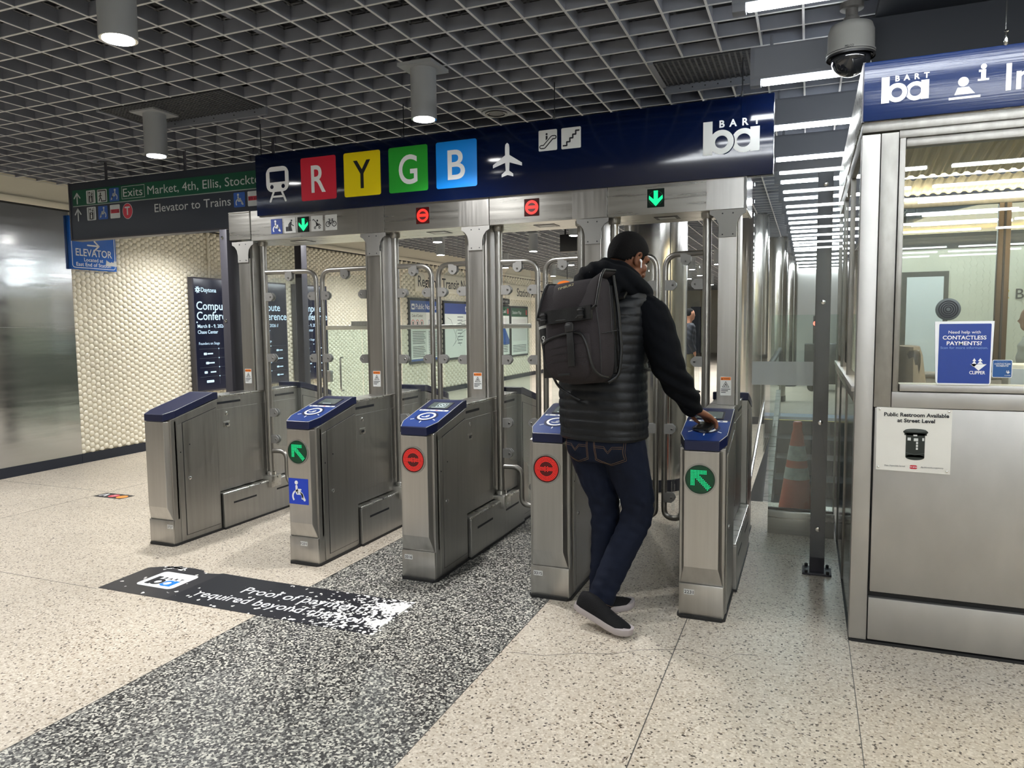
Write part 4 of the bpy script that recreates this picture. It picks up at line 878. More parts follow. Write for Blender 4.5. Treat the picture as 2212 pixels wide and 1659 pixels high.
# ================================================================== hanging displays and cameras
t = thing('departure_display', 'black hanging display behind the lanes, left of the head', 'display', (-.72, 6.4, 2.42)); m = MB(); m.box(-.36, .26, 0, .14, -.02, .22, DARKP, .006); m.build('casing', t)
for x in (-.3, .2): MB().tube([(x, .07, .2), (x, .07, .44)], .014, DARKP).build('hanger_rod', t)
t = thing('security_camera', 'tiny black security camera under the ceiling seen through second lane', 'security camera', (-2.63, 5.35, 2.60)); m = MB(); m.ball((0, 0, 0), .045, DARKP); m.build('camera_body', t); MB().tube([(0, 0, .03), (0, 0, .24)], .012, DARKP).build('stem', t)
# dome camera beside the information booth
t = thing('dome_camera', 'large grey dome security camera hanging above the booth corner', 'security camera', (2.312, .35, 2.503))
DG = pbr('camera_grey', srgb(150, 150, 146), .45)
m = MB(); m.lathe([(.100, .095), (.1035, .10), (.1035, .112), (.099, .118), (.097, .20), (.088, .226), (.06, .238), (.03, .242)], DG, n=44); m.build('housing', t, angle=50)
m = MB(); m.lathe([(.103, .085), (.104, .0945), (.092, .0945), (.092, .085)], DARKP, n=44, caps=False); m.lathe([(.1045, .100), (.1045, .103)], INK, n=44, caps=False); m.build('lower_ring', t)
m = MB(); m.ball((0, 0, .088), .084, pbr('smoked_dome', (.012, .013, .016), .05, spec=.8), 32, 16); m.build('dome', t)
m = MB(); m.ball((-.02, -.02, .075), (.04, .04, .045), DARKP); m.build('lens_unit', t)
m = MB(); m.lathe([(.034, .236), (.034, .262), (.026, .266), (.026, .285), (.026, .30), (.05, .30), (.05, .325)], pbr('camera_mount', srgb(90, 88, 86), .5), n=24); m.build('mount', t)
m = MB(); m.ftext(Frame((-.028, -.1012, .104), (1, -.04, 0), (0, 0, 1)), 'PELCO', 0, 0, .009, INK, fit=.036, bold=.02); m.build('lettering', t)

# ================================================================== information booth
BX, BY = 2.35, .014; BD = 2.32            # left side, front, depth
t = thing('information_booth', 'steel and glass agent booth at right with navy sign fascia', 'booth', (0, 0, 0)); bth = t
m = MB(); m.box(BX, 2.420, BY, BY+.07, .012, 2.165, ALU, .004); m.build('corner_post', t)
m = MB(); m.box(2.4215, 6.0, BY+.03, BY+.06, .01, 1.04, BLACK); m.box(BX+.01, 6.0, BY-.004, BY+.07, .0, .011, BLACK); m.box(BX+.0, BX+.03, BY, BD, .0, .011, BLACK); m.build('black_backing', t)
m = MB(); m.box(2.4275, 6.0, BY, BY+.03, .232, 1.032, ALU, .003); m.build('front_panel', t)
m = MB(); m.box(2.4235, 6.0, BY-.001, BY+.03, .018, .205, ALU, .003); m.build('kick_panel', t)
m = MB(); m.box(2.4225, 2.487, BY, BY+.06, 1.034, 2.165, ALUD, .002); m.build('window_jamb', t)
m = MB(); m.box(2.491, 2.513, BY+.004, BY+.05, 1.10, 2.165, ALUD, .002); m.box(2.4875, 2.4905, BY+.02, BY+.05, 1.05, 2.16, BLACK); m.build('window_stop', t)
m = MB(); m.box(2.4885, 6.0, BY-.002, BY+.06, 1.034, 1.100, ALU, .003); m.build('window_rail', t)
m = MB(); m.box(2.516, 6.0, BY-.012, BY+.08, 1.104, 1.134, ALU, .004); m.build('sill', t)
m = MB(); m.box(2.4885, 6.0, BY+.002, BY+.06, 2.14, 2.172, ALUD, .002); m.box(2.516, 6.0, BY+.012, BY+.06, 2.105, 2.139, ALUD, .002); m.build('window_head', t)
m = MB(); m.box(BX, 6.0, BY-.004, BY+.08, 2.1725, 2.212, ALUD, .002); m.build('head_trim', t)
m = MB(); m.box(2.514, 6.0, BY+.022, BY+.030, 1.134, 2.106, GLW); m.build('window_glass', t)
# left side of the booth: dark framed windows over dark panels, steel fascia
for j in range(3):
    ya, yb = BY+.08+j*.75, BY+.08+j*.75+.71
    m = MB(); m.box(BX+.012, BX+.020, ya, yb, 1.16, 2.13, GLW); m.build('side_glass', t)
    m = MB(); m.box(BX+.006, BX+.03, ya, yb, .03, 1.04, pbr('dark_panel', srgb(58, 60, 62), .14, .8)); m.build('side_panel', t)
    m = MB(); m.box(BX, BX+.05, yb, yb+.04, .012, 2.165, ALUD, .002); m.build('side_mullion', t)
m = MB(); m.box(BX-.004, BX+.05, BY+.08, BD, 1.045, 1.09, ALUD, .002); m.box(BX-.012, BX+.05, BY+.08, BD, 1.09, 1.115, ALU, .003); m.box(BX, BX+.05, BY+.08, BD, 2.13, 2.21, ALUD, .002); m.build('side_rail', t)
m = MB(); m.box(BX-.006, BX+.02, BY+.012, BD+.1, 2.213, 2.452, STEELH, .003); m.build('side_fascia', t)
# rear windows
m = MB(); m.box(BX, 6, BD-.04, BD, .0, 1.0, ALUD); m.box(BX, 6, BD-.05, BD+.01, 1.0, 1.045, ALUD, .003); m.box(BX, 6, BD-.05, BD, 2.155, 2.215, ALUD, .002); m.build('rear_wall', t)
BRZ = pbr('bronze_frame', srgb(86, 74, 62), .45, .5)
for x in (2.40, 3.335, 4.31, 5.26):
    m = MB(); m.box(x-.035, x+.035, BD-.05, BD, 1.045, 2.155, BRZ, .003); m.box(x-.006, x+.006, BD-.056, BD-.05, 1.045, 2.155, INK); m.build('rear_mullion', t)
for a, b in ((2.435, 3.30), (3.37, 4.275), (4.345, 5.225)):
    MB().box(a, b, BD-.03, BD-.024, 1.045, 2.155, glass('rear_glass', (.82, .88, .86), 1.0, haze=.02)).build('rear_glass', t)
m = MB(); m.box(BX+.03, 6, BY+.07, BD, .008, .02, pbr('booth_floor', srgb(140, 136, 128), .6)); m.box(5.95, 6.0, BY, BD, 0, 2.45, ALUD); m.build('interior_shell', t)
# corrugated interior ceiling: ribbed metal planes with warm light coves between them
RIB = pbr('corrugated_metal', srgb(206, 200, 180), .45, .15); COVE = pbr('lit_cove', srgb(250, 226, 150), .5, emit=(1, .87, .6), estr=7.0)
def ribs(p00, p01, p10, p11, n, mat, name, amp=.012):
    """ribbed sheet: p00->p01 one edge, p10->p11 the opposite edge; ribs run from the first edge to the second"""
    m = MB(); a, b, c, d = map(Vector, (p00, p01, p10, p11)); rings = []
    nrm = (b-a).cross(c-a).normalized()
    if nrm.z > 0: nrm = -nrm
    e0, e1 = [], []
    for i in range(n*4+1):
        s_ = i/(n*4); h = nrm*amp*(.0, 1.0, 1.0, .0)[i % 4]; e0.append(a.lerp(b, s_)+h); e1.append(c.lerp(d, s_)+h)
    N_ = len(e0); m.add(e0+e1, [(i, i+1, N_+i+1, N_+i) for i in range(N_-1)], mat); return m.build(name, t)
ribs((2.38, .10, 2.20), (6, .10, 2.20), (2.38, 1.05, 2.43), (6, 1.05, 2.43), 60, RIB, 'ceiling_slope')
ribs((2.38, 1.05, 2.43), (6, 1.05, 2.43), (2.38, 1.85, 2.30), (6, 1.85, 2.30), 60, RIB, 'ceiling_slope')
ribs((2.38, 1.98, 2.30), (6, 1.98, 2.30), (2.38, 2.27, 2.245), (6, 2.27, 2.245), 60, RIB, 'ceiling_slope')
m = MB(); m.box(2.38, 6, 1.86, 1.97, 2.30, 2.31, COVE); m.build('light_cove', t)
m = MB(); m.hexa([(2.52, .30, 2.235), (2.56, .30, 2.235), (3.70, 1.35, 2.34), (3.66, 1.35, 2.34)], [(2.52, .30, 2.30), (2.56, .30, 2.30), (3.70, 1.35, 2.40), (3.66, 1.35, 2.40)], ALUD); m.build('ceiling_beam', t)
m = MB(); m.hexa([(2.75, .16, 2.20), (6, .16, 2.20), (6, .95, 2.385), (3.45, .95, 2.385)], [(2.75, .16, 2.205), (6, .16, 2.205), (6, .95, 2.39), (3.45, .95, 2.39)], COVE); m.build('light_cove', t)
for ya, z in ((.26, 2.183), (2.20, 2.20)): MB().box(2.6, 5.8, ya, ya+.05, z, z+.012, COVE).build('added_strip_lamp', t)  # hidden strips added above the window heads to brighten the ribbed ceiling
m = MB(); m.box(BX+.02, 6, BY+.08, BD+.06, 2.445, 2.46, ALUD); m.build('roof', t)
# fascia sign
m = MB(); m.box(BX+.0, 6.0, -.006, BY, 2.215, 2.450, pbr('fascia_blue', srgb(14, 36, 80), .20, bump=.06, bscale=120, stretch=(.02, 1, 1)), .003); m.box(BX-.004, BX+.006, -.004, BY+.01, 2.213, 2.452, POSTG); sg = m.build('fascia_sign', t)
F = front(0, -.0064, 0)
m = MB(); ba_logo(m, F, 2.415, 2.281, .170, WHITE, WHITE, WHITE, .0004, MATS['fascia_blue']); m.build('operator_mark', sg)
m = MB(); b = Box(m, F, 2.655, 2.264, .134, .123, .0004); ic_info(b); m.build('information_pictogram', sg)
m = MB(); m.ftext(F, 'Information', 2.845, 2.279, .098, WHITE, bold=.012); m.build('lettering', sg)
for x in (2.84, 4.6):
    m = MB(); m.tube([(x, .005, 2.44), (x, .005, 2.80)], .0025, CHROME, 8); m.lathe([(.004, 2.447), (.007, 2.452), (.0085, 2.475), (.004, 2.497), (.008, 2.50), (.003, 2.507)], CHROME, (x, -.004, 0), n=12); m.build('hanger_rod', t)
# talk-through grille set in the glass
t = thing('speaking_grille', 'round speaking grille in the booth window above the blue notice', 'grille', (2.686, BY+.02, 1.441)); m = MB(); m.lathe([(.045, -.002), (.045, .006), (.041, .008)], pbr('grille_grey', srgb(92, 98, 98), .45, .4), axis='y', n=36); m.build('plate', t)
for i, r in enumerate((.034, .026, .018, .010)):
    m = MB(); m.lathe([(r-.0026, .0075), (r-.0026, .009), (r+.0022, .009), (r+.0022, .0075)], INK, axis='y', n=32, caps=False); m.build('slot_ring', t)
# notices on the booth
CLB = pbr('notice_blue', srgb(36, 66, 148), .25); CLT = pbr('notice_light', srgb(120, 160, 220), .4)
def sails(m, F, x, y, k):
    for dx, s_ in ((-.32, .8), (.25, 1)):
        for j in range(2): m.fpoly(F, [(x+dx*k-.22*k*s_*(1+.2*j), y+(.62-.3*j)*k), (x+dx*k+.22*k*s_*(1+.2*j), y+(.62-.3*j)*k), (x+dx*k, y+(.95-.3*j)*k)], WHITE, .0006, .0012)
    for dx, w, h in ((-.36, .34, .2), (.12, .75, .62)): m.fpoly(F, [(x+dx*k-w*k, y+.28*k), (x+dx*k+w*k, y+.28*k), (x+dx*k, y+(.28-h)*k-.1*k)], WHITE, .0006, .0012)
t = thing('help_notice', 'large white-edged blue notice about contactless payments standing in the window', 'notice', (0, BY-.012, 0))
m = MB(); m.prism([(2.652, 1.135), (2.832, 1.135), (2.838, 1.146), (2.843, 1.392), (2.636, 1.392), (2.645, 1.146)], 'y', -.006, .0, WHITE); m.build('board', t, bev=.001)
F = front(0, -.0062, 0); m = MB(); m.frect(F, 2.652, 2.833, 1.142, 1.382, CLB, 0, .0006, .004); m.build('blue_print', t); F = front(0, -.0066, 0)
m = MB(); m.ftext(F, 'Need help with', 2.741, 1.343, .0115, WHITE, 'c', fit=.112); m.ftext(F, 'CONTACTLESS', 2.741, 1.3195, .0145, WHITE, 'c', fit=.152, bold=.02); m.ftext(F, 'PAYMENTS?', 2.741, 1.2965, .0145, WHITE, 'c', fit=.122, bold=.02); m.ftext(F, 'Scan for more information.', 2.741, 1.2815, .009, CLT, 'c', fit=.165); m.ftext(F, 'CLIPPER', 2.790, 1.180, .0125, WHITE, 'c', fit=.055, bold=.02); m.build('lettering', t)
m = MB(); sails(m, F, 2.790, 1.210, .036); m.build('sail_mark', t)
t = thing('small_notice', 'small blue sticker low on the booth window, right of the big notice', 'sticker', (0, BY+.0215, 0)); F = front(0, 0, 0); m = MB(); m.frect(F, 2.849, 2.917, 1.165, 1.236, WHITE, 0, .0008, .005); m.frect(F, 2.851, 2.915, 1.167, 1.234, pbr('notice_blue_dark', srgb(28, 84, 146), .4), .0008, .0012, .004); m.build('sheet', t)
F = front(0, -.0010, 0); m = MB(); m.ftext(F, 'Need help with', 2.883, 1.226, .004, CLT, 'c'); m.ftext(F, 'CONTACTLESS', 2.883, 1.217, .0055, WHITE, 'c', bold=.02); m.ftext(F, 'PAYMENTS?', 2.883, 1.209, .0055, WHITE, 'c', bold=.02); m.ftext(F, 'CLIPPER', 2.902, 1.172, .004, WHITE, 'c'); sails(m, F, 2.902, 1.185, .010); m.build('lettering', t)
t = thing('restroom_notice', 'white restroom notice with a dark kiosk picture screwed to the booth front', 'notice', (0, BY-.0005, 0))
m = MB(); m.prism([(2.437, .768), (2.712, .763), (2.712, 1.031), (2.434, 1.035)], 'y', -.004, 0, pbr('notice_white', srgb(226, 224, 216), .4, var=.04)); m.build('plate', t)
F = front(0, -.0042, 0); m = MB(); m.ftext(F, 'Public Restroom Available', 2.582, .998, .0150, INK, 'c', fit=.238, bold=.03); m.ftext(F, 'at Street Level', 2.582, .974, .0150, INK, 'c', fit=.138, bold=.03); m.ftext(F, 'Clean, Dependable Service!', 2.508, .785, .006, SLATE, 'c', fit=.078); m.ftext(F, 'sfpublicworks.org/pitstop', 2.646, .785, .006, SLATE, 'c', fit=.082); m.build('lettering', t)
KG = pbr('kiosk_green', srgb(26, 34, 30), .4); m = MB(); m.frect(F, 2.547, 2.617, .828, .925, KG); m.fdisc(F, 2.582, .828, .035, KG, 0, .0012, 24, .012); m.fdisc(F, 2.582, .934, .046, KG, 0, .0012, 28, .013); m.frect(F, 2.541, 2.623, .920, .930, KG); m.fdisc(F, 2.582, .941, .040, pbr('kiosk_grey', srgb(70, 76, 74), .5), .0012, .0018, 28, .007)
for x, y, w, h in ((2.553, .898, .012, .012), (2.576, .896, .016, .012), (2.585, .884, .007, .009), (2.585, .872, .007, .009), (2.585, .860, .007, .009), (2.607, .898, .007, .012), (2.574, .917, .014, .006)): m.frect(F, x, x+w, y, y+h, GREYW, .0012, .0018)
m.fline(F, [(2.548, .846), (2.582, .838), (2.616, .846)], .002, MATS['kiosk_grey'], .0012, .0018); m.build('kiosk_picture', t)
m = MB(); m.frect(F, 2.564, 2.592, .778, .794, pbr('stop_red', srgb(190, 24, 40), .4), 0, .0008, .006); m.ftext(F, 'PIT STOP', 2.578, .7835, .005, WHITE, 'c', bold=.02); m.build('red_emblem', t)
for x, z in ((2.446, 1.025), (2.700, 1.022), (2.446, .779), (2.700, .774)): MB().lathe([(.004, 0), (.004, .002), (.002, .003)], CHROME, (x, -.004, z), 'y', 10).build('screw', t)
# inside and behind the booth
t = thing('desk_chair', 'dark office chair with a grey jacket inside the booth at left', 'chair', (2.72, 1.35, 0)); m = MB()
for a in range(5): m.tube([(0, 0, .09), (.24*math.cos(a*1.257), .24*math.sin(a*1.257), .05)], .018, DARKP, 8)
m.build('base', t); m = MB(); m.lathe([(.025, .08), (.025, .46)], DARKP); m.build('column', t); m = MB(); m.box(-.2, .22, -.22, .22, .46, .54, DARKP, .03); m.build('seat', t)
m = MB(); m.box(-.05, .02, -.2, .2, .62, 1.24, DARKP, .03); m.build('backrest', t)
t2 = thing('jacket', 'grey jacket draped over the chair back inside the booth', 'jacket', (2.72, 1.35, 0)); m = MB(); jk = pbr('grey_fleece', srgb(122, 118, 112), .8, var=.15, vscale=12)
m.loft([[(-.02+.055*math.cos(a)*w, .0+.19*math.sin(a)*w2, z) for a in [2*PI*i/20 for i in range(20)]] for z, w, w2 in ((.86, 1.9, 1.25), (.95, 1.75, 1.2), (1.08, 1.5, 1.12), (1.2, 1.2, 1.05), (1.25, .9, .98))], jk); m.build('cloth', t2)
m = MB(); m.box(2.95, 5.6, .16, .62, 1.02, 1.06, ALUD, .004); m.box(2.97, 5.58, .2, .58, .02, 1.02, ALUD); m.build('counter', bth)
t = thing('monitor', 'pale equipment box on the booth counter at right edge', 'monitor', (3.05, .34, 1.063)); m = MB(); m.box(-.08, .16, 0, .12, .0, .14, CREAMP, .01); m.build('casing', t); m = MB(); m.box(-.07, .15, -.003, .0, .02, .12, GREYW); m.build('screen', t)
m = MB(); m.box(3.3, 9.2, 8.0, 8.12, 0, 2.8, WALLC); 
HXB = pbr('hex_grout', srgb(190, 180, 150), .6)
yy = 3.32
for i in range(48):
    for j in range(26):
        x = 3.36+.075*i; z = .2+.0866*j+(.0433 if i % 2 else 0)
        if z < 2.4: m.fdisc(front(0, 7.999, 0), x, z, .0455, WALLC, 0, .006, 6)
structure(m, 'wall_right_tiled')
m = MB(); m.box(3.3, 9.2, 7.96, 8.0, 2.35, 2.8, INK); structure(m, 'trim_3')
t = thing('storefront_letters', 'black serif storefront letters BA with gold emblem beyond the booth', 'sign', (4.62, 7.985, 1.66)); F = front(0, -.001, 0); m = MB(); m.ftext(F, 'BA', .05, 0, .13, INK, bold=.006, d1=.006); m.build('lettering', t); m = MB(); m.fring(F, -.05, .065, .045, .062, pbr('gold', srgb(214, 184, 70), .4, .3), 0, .006, 28, 90, 300); m.fline(F, [(-.08, .03), (-.05, .06), (-.03, .11)], .014, MATS['gold'], 0, .006); m.build('emblem', t)
t = thing('storefront_door', 'white door panel with dark frame seen through the booth', 'door', (3.62, 7.96, 0)); m = MB(); m.box(-.28, .28, .0, .035, 0, 2.05, DARKP); m.build('frame', t); m = MB(); m.box(-.22, .22, -.01, .0, .04, 1.98, WHITE); m.build('leaf', t)
# ================================================================== people
def organic(mb, name, parent, mat, voxel, smooth=4, ripple=None, loc=None):
    """fuse overlapping volumes into one continuous skin"""
    o = mb.build(name, None); r = o.modifiers.new('r', 'REMESH'); r.mode = 'VOXEL'; r.voxel_size = voxel; r.use_smooth_shade = True
    s = o.modifiers.new('s', 'SMOOTH'); s.iterations = smooth; s.factor = .5
    tmp = bpy.data.scenes.new('tmp'); COL.objects.unlink(o); tmp.collection.objects.link(o); tmp.view_layers[0].update(); dg = tmp.view_layers[0].depsgraph; me = bpy.data.meshes.new_from_object(o.evaluated_get(dg)); old = o.data; o.modifiers.clear(); o.data = me; bpy.data.meshes.remove(old); me.name = name
    tmp.collection.objects.unlink(o); COL.objects.link(o); bpy.data.scenes.remove(tmp)
    if ripple:
        NV = [(v.co.copy(), v.normal.copy()) for v in me.vertices]; fl_ = []
        for co, nn in NV: fl_ += (co+nn*ripple(co))[:]
        me.vertices.foreach_set('co', fl_)
    me.materials.clear(); me.materials.append(mat); me.polygons.foreach_set('use_smooth', [True]*len(me.polygons)); me.polygons.foreach_set('material_index', [0]*len(me.polygons)); me.update()
    if parent: o.parent = parent
    return o
def ell(c, R3, F3, U3, rr, rf, ru):
    M = Matrix((R3*rr, F3*rf, U3*ru)).transposed().to_4x4(); return Vector(c), M
def blob(mb, c, R3, F3, U3, rr, rf, ru, m, n=20, k=14):
    M = Matrix((R3, F3, U3)).transposed(); mb.ball(c, (rr, rf, ru), m, n, k, M)
def trunk(mb, rings, R3, F3, m, n=28, p=2.4):
    """rings: (z, cx, cy, half-width, half-depth); super-elliptic sections"""
    out = []
    for z, cx, cy, a, b in rings:
        ring = []
        for i in range(n):
            t = 2*PI*i/n; c_, s_ = math.cos(t), math.sin(t); u = math.copysign(abs(c_)**(2/p), c_)*a; v = math.copysign(abs(s_)**(2/p), s_)*b
            ring.append(Vector((cx, cy, z))+R3*u+F3*v)
        out.append(ring)
    mb.loft(out, m)
def limb(mb, pts, m, n=16, sub=4):
    """pts: (x, y, z, r); Catmull-Rom smoothed, rounded ends"""
    P = [Vector(p) if len(p) == 4 else None for p in pts]; out = []
    for i in range(len(P)-1):
        p0, p1, p2, p3 = P[max(i-1, 0)], P[i], P[i+1], P[min(i+2, len(P)-1)]
        for k in range(sub):
            t = k/sub; out.append(.5*((2*p1)+(p2-p0)*t+(2*p0-5*p1+4*p2-p3)*t*t+(3*p1-p0-3*p2+p3)*t**3))
    out.append(P[-1]); mb.tube([q.xyz for q in out], [q.w for q in out], m, n); mb.ball(out[0].xyz, out[0].w*.98, m, 12, 8); mb.ball(out[-1].xyz, out[-1].w*.98, m, 12, 8)
SK = pbr('skin_brown', srgb(112, 72, 52), .48, var=.10, vscale=14, spec=.35); HAIR = pbr('hair_black', srgb(8, 7, 8), .75, spec=.15, bump=.6, bscale=260)
VESTM = pbr('vest_black', srgb(17, 19, 22), .48, bump=.25, bscale=28, spec=.3); HOODM = pbr('hoodie_black', srgb(6, 8, 13), .85, bump=.15, bscale=22, spec=.12); JEAN = pbr('dark_denim', srgb(14, 21, 38), .8, spec=.2, var=.25, vscale=7, bump=.12, bscale=26)
SHOE = pbr('shoe_black', srgb(20, 20, 22), .8, spec=.2, bump=.2, bscale=160); SOLE = pbr('shoe_sole', srgb(168, 160, 160), .6); STITCH = pbr('jean_stitch', srgb(104, 80, 54), .7)
Rt = Vector((.973, -.232, 0)); Ft = Vector((.232, .973, 0)); Uz = Vector((0, 0, 1))
# --- head frame
ta = math.radians(24); h0 = Vector((.62, .785, 0)).normalized(); hr = Vector((h0.y, -h0.x, 0)); hf = (h0*math.cos(ta)-Uz*math.sin(ta)).normalized(); hu = hr.cross(hf)
Hc = Vector((1.362, .028, 1.700))
def HP(r, f, u): return Hc + hr*r + hf*f + hu*u
b = MB()
blob(b, HP(0, -.008, .022), hr, hf, hu, .076, .099, .102, SK); blob(b, HP(0, .035, -.055), hr, hf, hu, .058, .062, .066, SK); blob(b, HP(0, .062, -.095), hr, hf, hu, .030, .028, .024, SK)
blob(b, HP(0, .078, .032), hr, hf, hu, .055, .022, .020, SK); limb(b, [(*HP(0, .092, .012), .010), (*HP(0, .112, -.028), .014), (*HP(0, .100, -.040), .013)], SK, 10); blob(b, HP(.014, .098, -.036), hr, hf, hu, .010, .012, .008, SK, 10, 8); blob(b, HP(-.014, .098, -.036), hr, hf, hu, .010, .012, .008, SK, 10, 8)
blob(b, HP(0, .093, -.062), hr, hf, hu, .024, .010, .007, SK, 12, 8); blob(b, HP(0, .090, -.074), hr, hf, hu, .021, .010, .007, SK, 12, 8)
for s_ in (-1, 1):
    blob(b, HP(.045*s_, .065, -.022), hr, hf, hu, .024, .020, .022, SK, 12, 8)
    blob(b, HP(.077*s_, -.006, -.012), hr, hf, hu, .007, .017, .027, SK, 12, 10)
    limb(b, [(*HP(.079*s_, .012, .008), .005), (*HP(.086*s_, .002, .022), .0055), (*HP(.088*s_, -.017, .014), .006), (*HP(.085*s_, -.019, -.010), .006), (*HP(.080*s_, -.004, -.036), .007), (*HP(.078*s_, .006, -.030), .005)], SK, 8)
limb(b, [(1.285, .005, 1.53, .066), (1.315, .012, 1.60, .060), (*HP(0, -.025, -.05), .058)], SK)
# torso, arms and legs under the clothes
trunk(b, [(.84, 1.275, -.06, .15, .10), (1.0, 1.265, -.05, .15, .10), (1.2, 1.255, -.03, .16, .105), (1.38, 1.26, -.01, .18, .11), (1.47, 1.27, .0, .15, .08), (1.53, 1.285, .01, .07, .06)], Rt, Ft, SK)
Rsh, Rel, Rwr = (1.445, -.02, 1.455), (1.582, -.085, 1.185), (1.672, .070, .990)
limb(b, [(*Rsh, .050), (1.53, -.055, 1.32, .045), (*Rel, .038), (1.632, -.01, 1.085, .037), (*Rwr, .026)], SK)
Lsh, Lel, Lwr = (1.085, .07, 1.455), (1.03, .12, 1.18), (1.19, .30, 1.12)
limb(b, [(*Lsh, .050), (1.055, .10, 1.32, .045), (*Lel, .038), (1.11, .22, 1.14, .034), (*Lwr, .026)], SK)
for P_ in ([(1.365, -.09, .88, .085), (1.435, -.03, .54, .052), (1.375, -.09, .36, .050), (1.29, -.175, .13, .036)], [(1.185, -.05, .88, .085), (1.25, 0, .54, .052), (1.252, 0, .34, .048), (1.245, -.01, .11, .036)]): limb(b, P_, SK)
# right hand curved over the card holder
d = Vector((.55, .70, -.42)).normalized(); c = Vector((.78, -.61, -.06)).normalized(); W_ = Vector(Rwr); K = W_+d*.088; dn = Vector((0, 0, -1)); capz_ = lambda y: .8546+.26*y
def hand(b, W_, d, c, K, floor):
    up = c.cross(d)*1.0
    if up.z < 0: up = -up
    blob(b, W_+d*.050+up*.002, c, d, up, .040, .050, .0165, SK, 16, 10); blob(b, K-d*.006, c, d, up, .043, .020, .0145, SK, 16, 10)
    for o_, r in ((-.030, .0115), (-.010, .0125), (.011, .0125), (.030, .0115)): limb(b, [(*(W_+c*o_*.45+d*.01), .016), (*(W_+c*o_*.8+d*.05), .0145), (*(K+c*o_-d*(.010 if o_ > .02 else 0)), r)], SK, 10, 3)
    for o_, L_, sp in ((-.032, 1.0, -.14), (-.011, 1.08, -.02), (.011, 1.0, .12), (.031, .80, .30)):
        k0 = K+c*o_-d*(.010 if o_ > .02 else 0); d1 = (d*.85+c*sp+dn*.35).normalized(); d2 = (d*.45+c*sp*.8+dn*1.0).normalized(); d3 = (-d*.25+c*sp*.3+dn*.9).normalized()
        p1 = k0+d1*.040*L_; p2 = p1+d2*.026*L_; p3 = p2+d3*.020*L_
        if floor:
            for p in (p2, p3): p.z = max(p.z, capz_(p.y)+.0095)
        limb(b, [(*k0, .0115), (*((k0+p1)/2), .0098), (*p1, .0100), (*p2, .0087), (*p3, .0074)], SK, 10, 3)
    t0 = W_+d*.018-c*.022; t1 = t0+(-c*.75+d*.45+dn*.55).normalized()*.042; t2 = t1+(d*.85-c*.02+dn*.55).normalized()*.030; t3 = t2+(d*.8+c*.35+dn*.30).normalized()*.024
    if floor: t3.z = max(t3.z, capz_(t3.y)+.010); t2.z = max(t2.z, capz_(t2.y)+.011)
    limb(b, [(*t0, .0155), (*t1, .0120), (*t2, .0098), (*t3, .0078)], SK, 10, 3)
hand(b, W_, d, c, K, True)
dl = Vector((.6, .75, -.15)).normalized(); cl = Vector((-.75, .60, -.2)).normalized(); hand(b, Vector(Lwr), dl, cl, Vector(Lwr)+dl*.085, False)
person = organic(b, 'person', None, SK, .0044, 3)
tag(person, 'person in black quilted vest and jeans tapping at the rightmost gate with a backpack on', 'person')
# --- hair: close cropped cap with a hairline
hb = MB(); M = Matrix((hr, hf, hu)).transposed(); hb.ball((0, 0, 0), (.0795, .1025, .1055), HAIR, 48, 36)
vs_, fs = hb.v, hb.f; keep = []
for f in fs:
    r_, f_, u_ = [sum(vs_[i][k] for i in f)/len(f) for k in range(3)]
    lim = -.062 if f_ < -.045 else (-.062+(f_+.045)/.055*.068 if f_ < .01 else (.006 if f_ < .045 else .006+(f_-.045)/.04*.055))
    if abs(r_) > .055 and .0 < f_ < .038: lim = -.018
    if u_ > lim: keep.append(f)
h2 = MB(); h2.add([HP(v[0], v[1]-.008, v[2]+.022) for v in vs_], keep, HAIR, True); ho = h2.build('hair', person, angle=180)
so_ = ho.modifiers.new('thick', 'SOLIDIFY'); so_.thickness = .007; so_.offset = 0
e = MB()
for s_ in (-1, 1): limb(e, [(*HP(.020*s_, .093, .020), .0035), (*HP(.036*s_, .090, .026), .004), (*HP(.052*s_, .078, .020), .003)], HAIR, 6, 3)
e.build('eyebrows', person)
for s_ in (-1, 1): e = MB(); e.ball(HP(.032*s_, .083, -.001), .0115, pbr('eye_white', srgb(210, 204, 196), .2), 14, 10); e.ball(HP(.0335*s_, .0925, -.003), .0045, INK, 10, 6); e.build('eye', person)
# --- hooded sweatshirt (sleeves and hood)
s = MB(); limb(s, [(1.435, -.02, 1.452, .080), (1.485, -.036, 1.425, .089), (1.536, -.062, 1.31, .083), (1.583, -.088, 1.185, .073), (1.625, -.018, 1.09, .064), (1.655, .040, 1.022, .052), (1.664, .056, 1.004, .047)], HOODM)
limb(s, [(1.12, .06, 1.475, .088), (1.075, .075, 1.44, .088), (1.05, .105, 1.31, .076), (1.03, .125, 1.18, .070), (1.11, .22, 1.14, .060), (1.165, .275, 1.125, .048)], HOODM)
trunk(s, [(1.0, 1.265, -.05, .17, .12), (1.2, 1.255, -.03, .18, .125), (1.40, 1.26, -.01, .20, .125), (1.49, 1.27, .0, .18, .10), (1.55, 1.285, .01, .09, .08)], Rt, Ft, HOODM)
hp = [(1.165, .03, 1.555, .056), (1.195, -.075, 1.595, .066), (1.262, -.115, 1.618, .068), (1.345, -.110, 1.600, .064), (1.420, -.050, 1.562, .056), (1.430, .05, 1.540, .046), (1.375, .125, 1.520, .040), (1.27, .145, 1.520, .040), (1.19, .11, 1.53, .044), (1.165, .03, 1.545, .050)]
limb(s, hp, HOODM); blob(s, (1.245, -.125, 1.555), Rt, Ft, Uz, .135, .055, .075, HOODM); limb(s, [(1.225, -.065, 1.645, .036), (1.280, -.080, 1.668, .034), (1.345, -.070, 1.652, .034), (1.41, -.03, 1.610, .032)], HOODM)
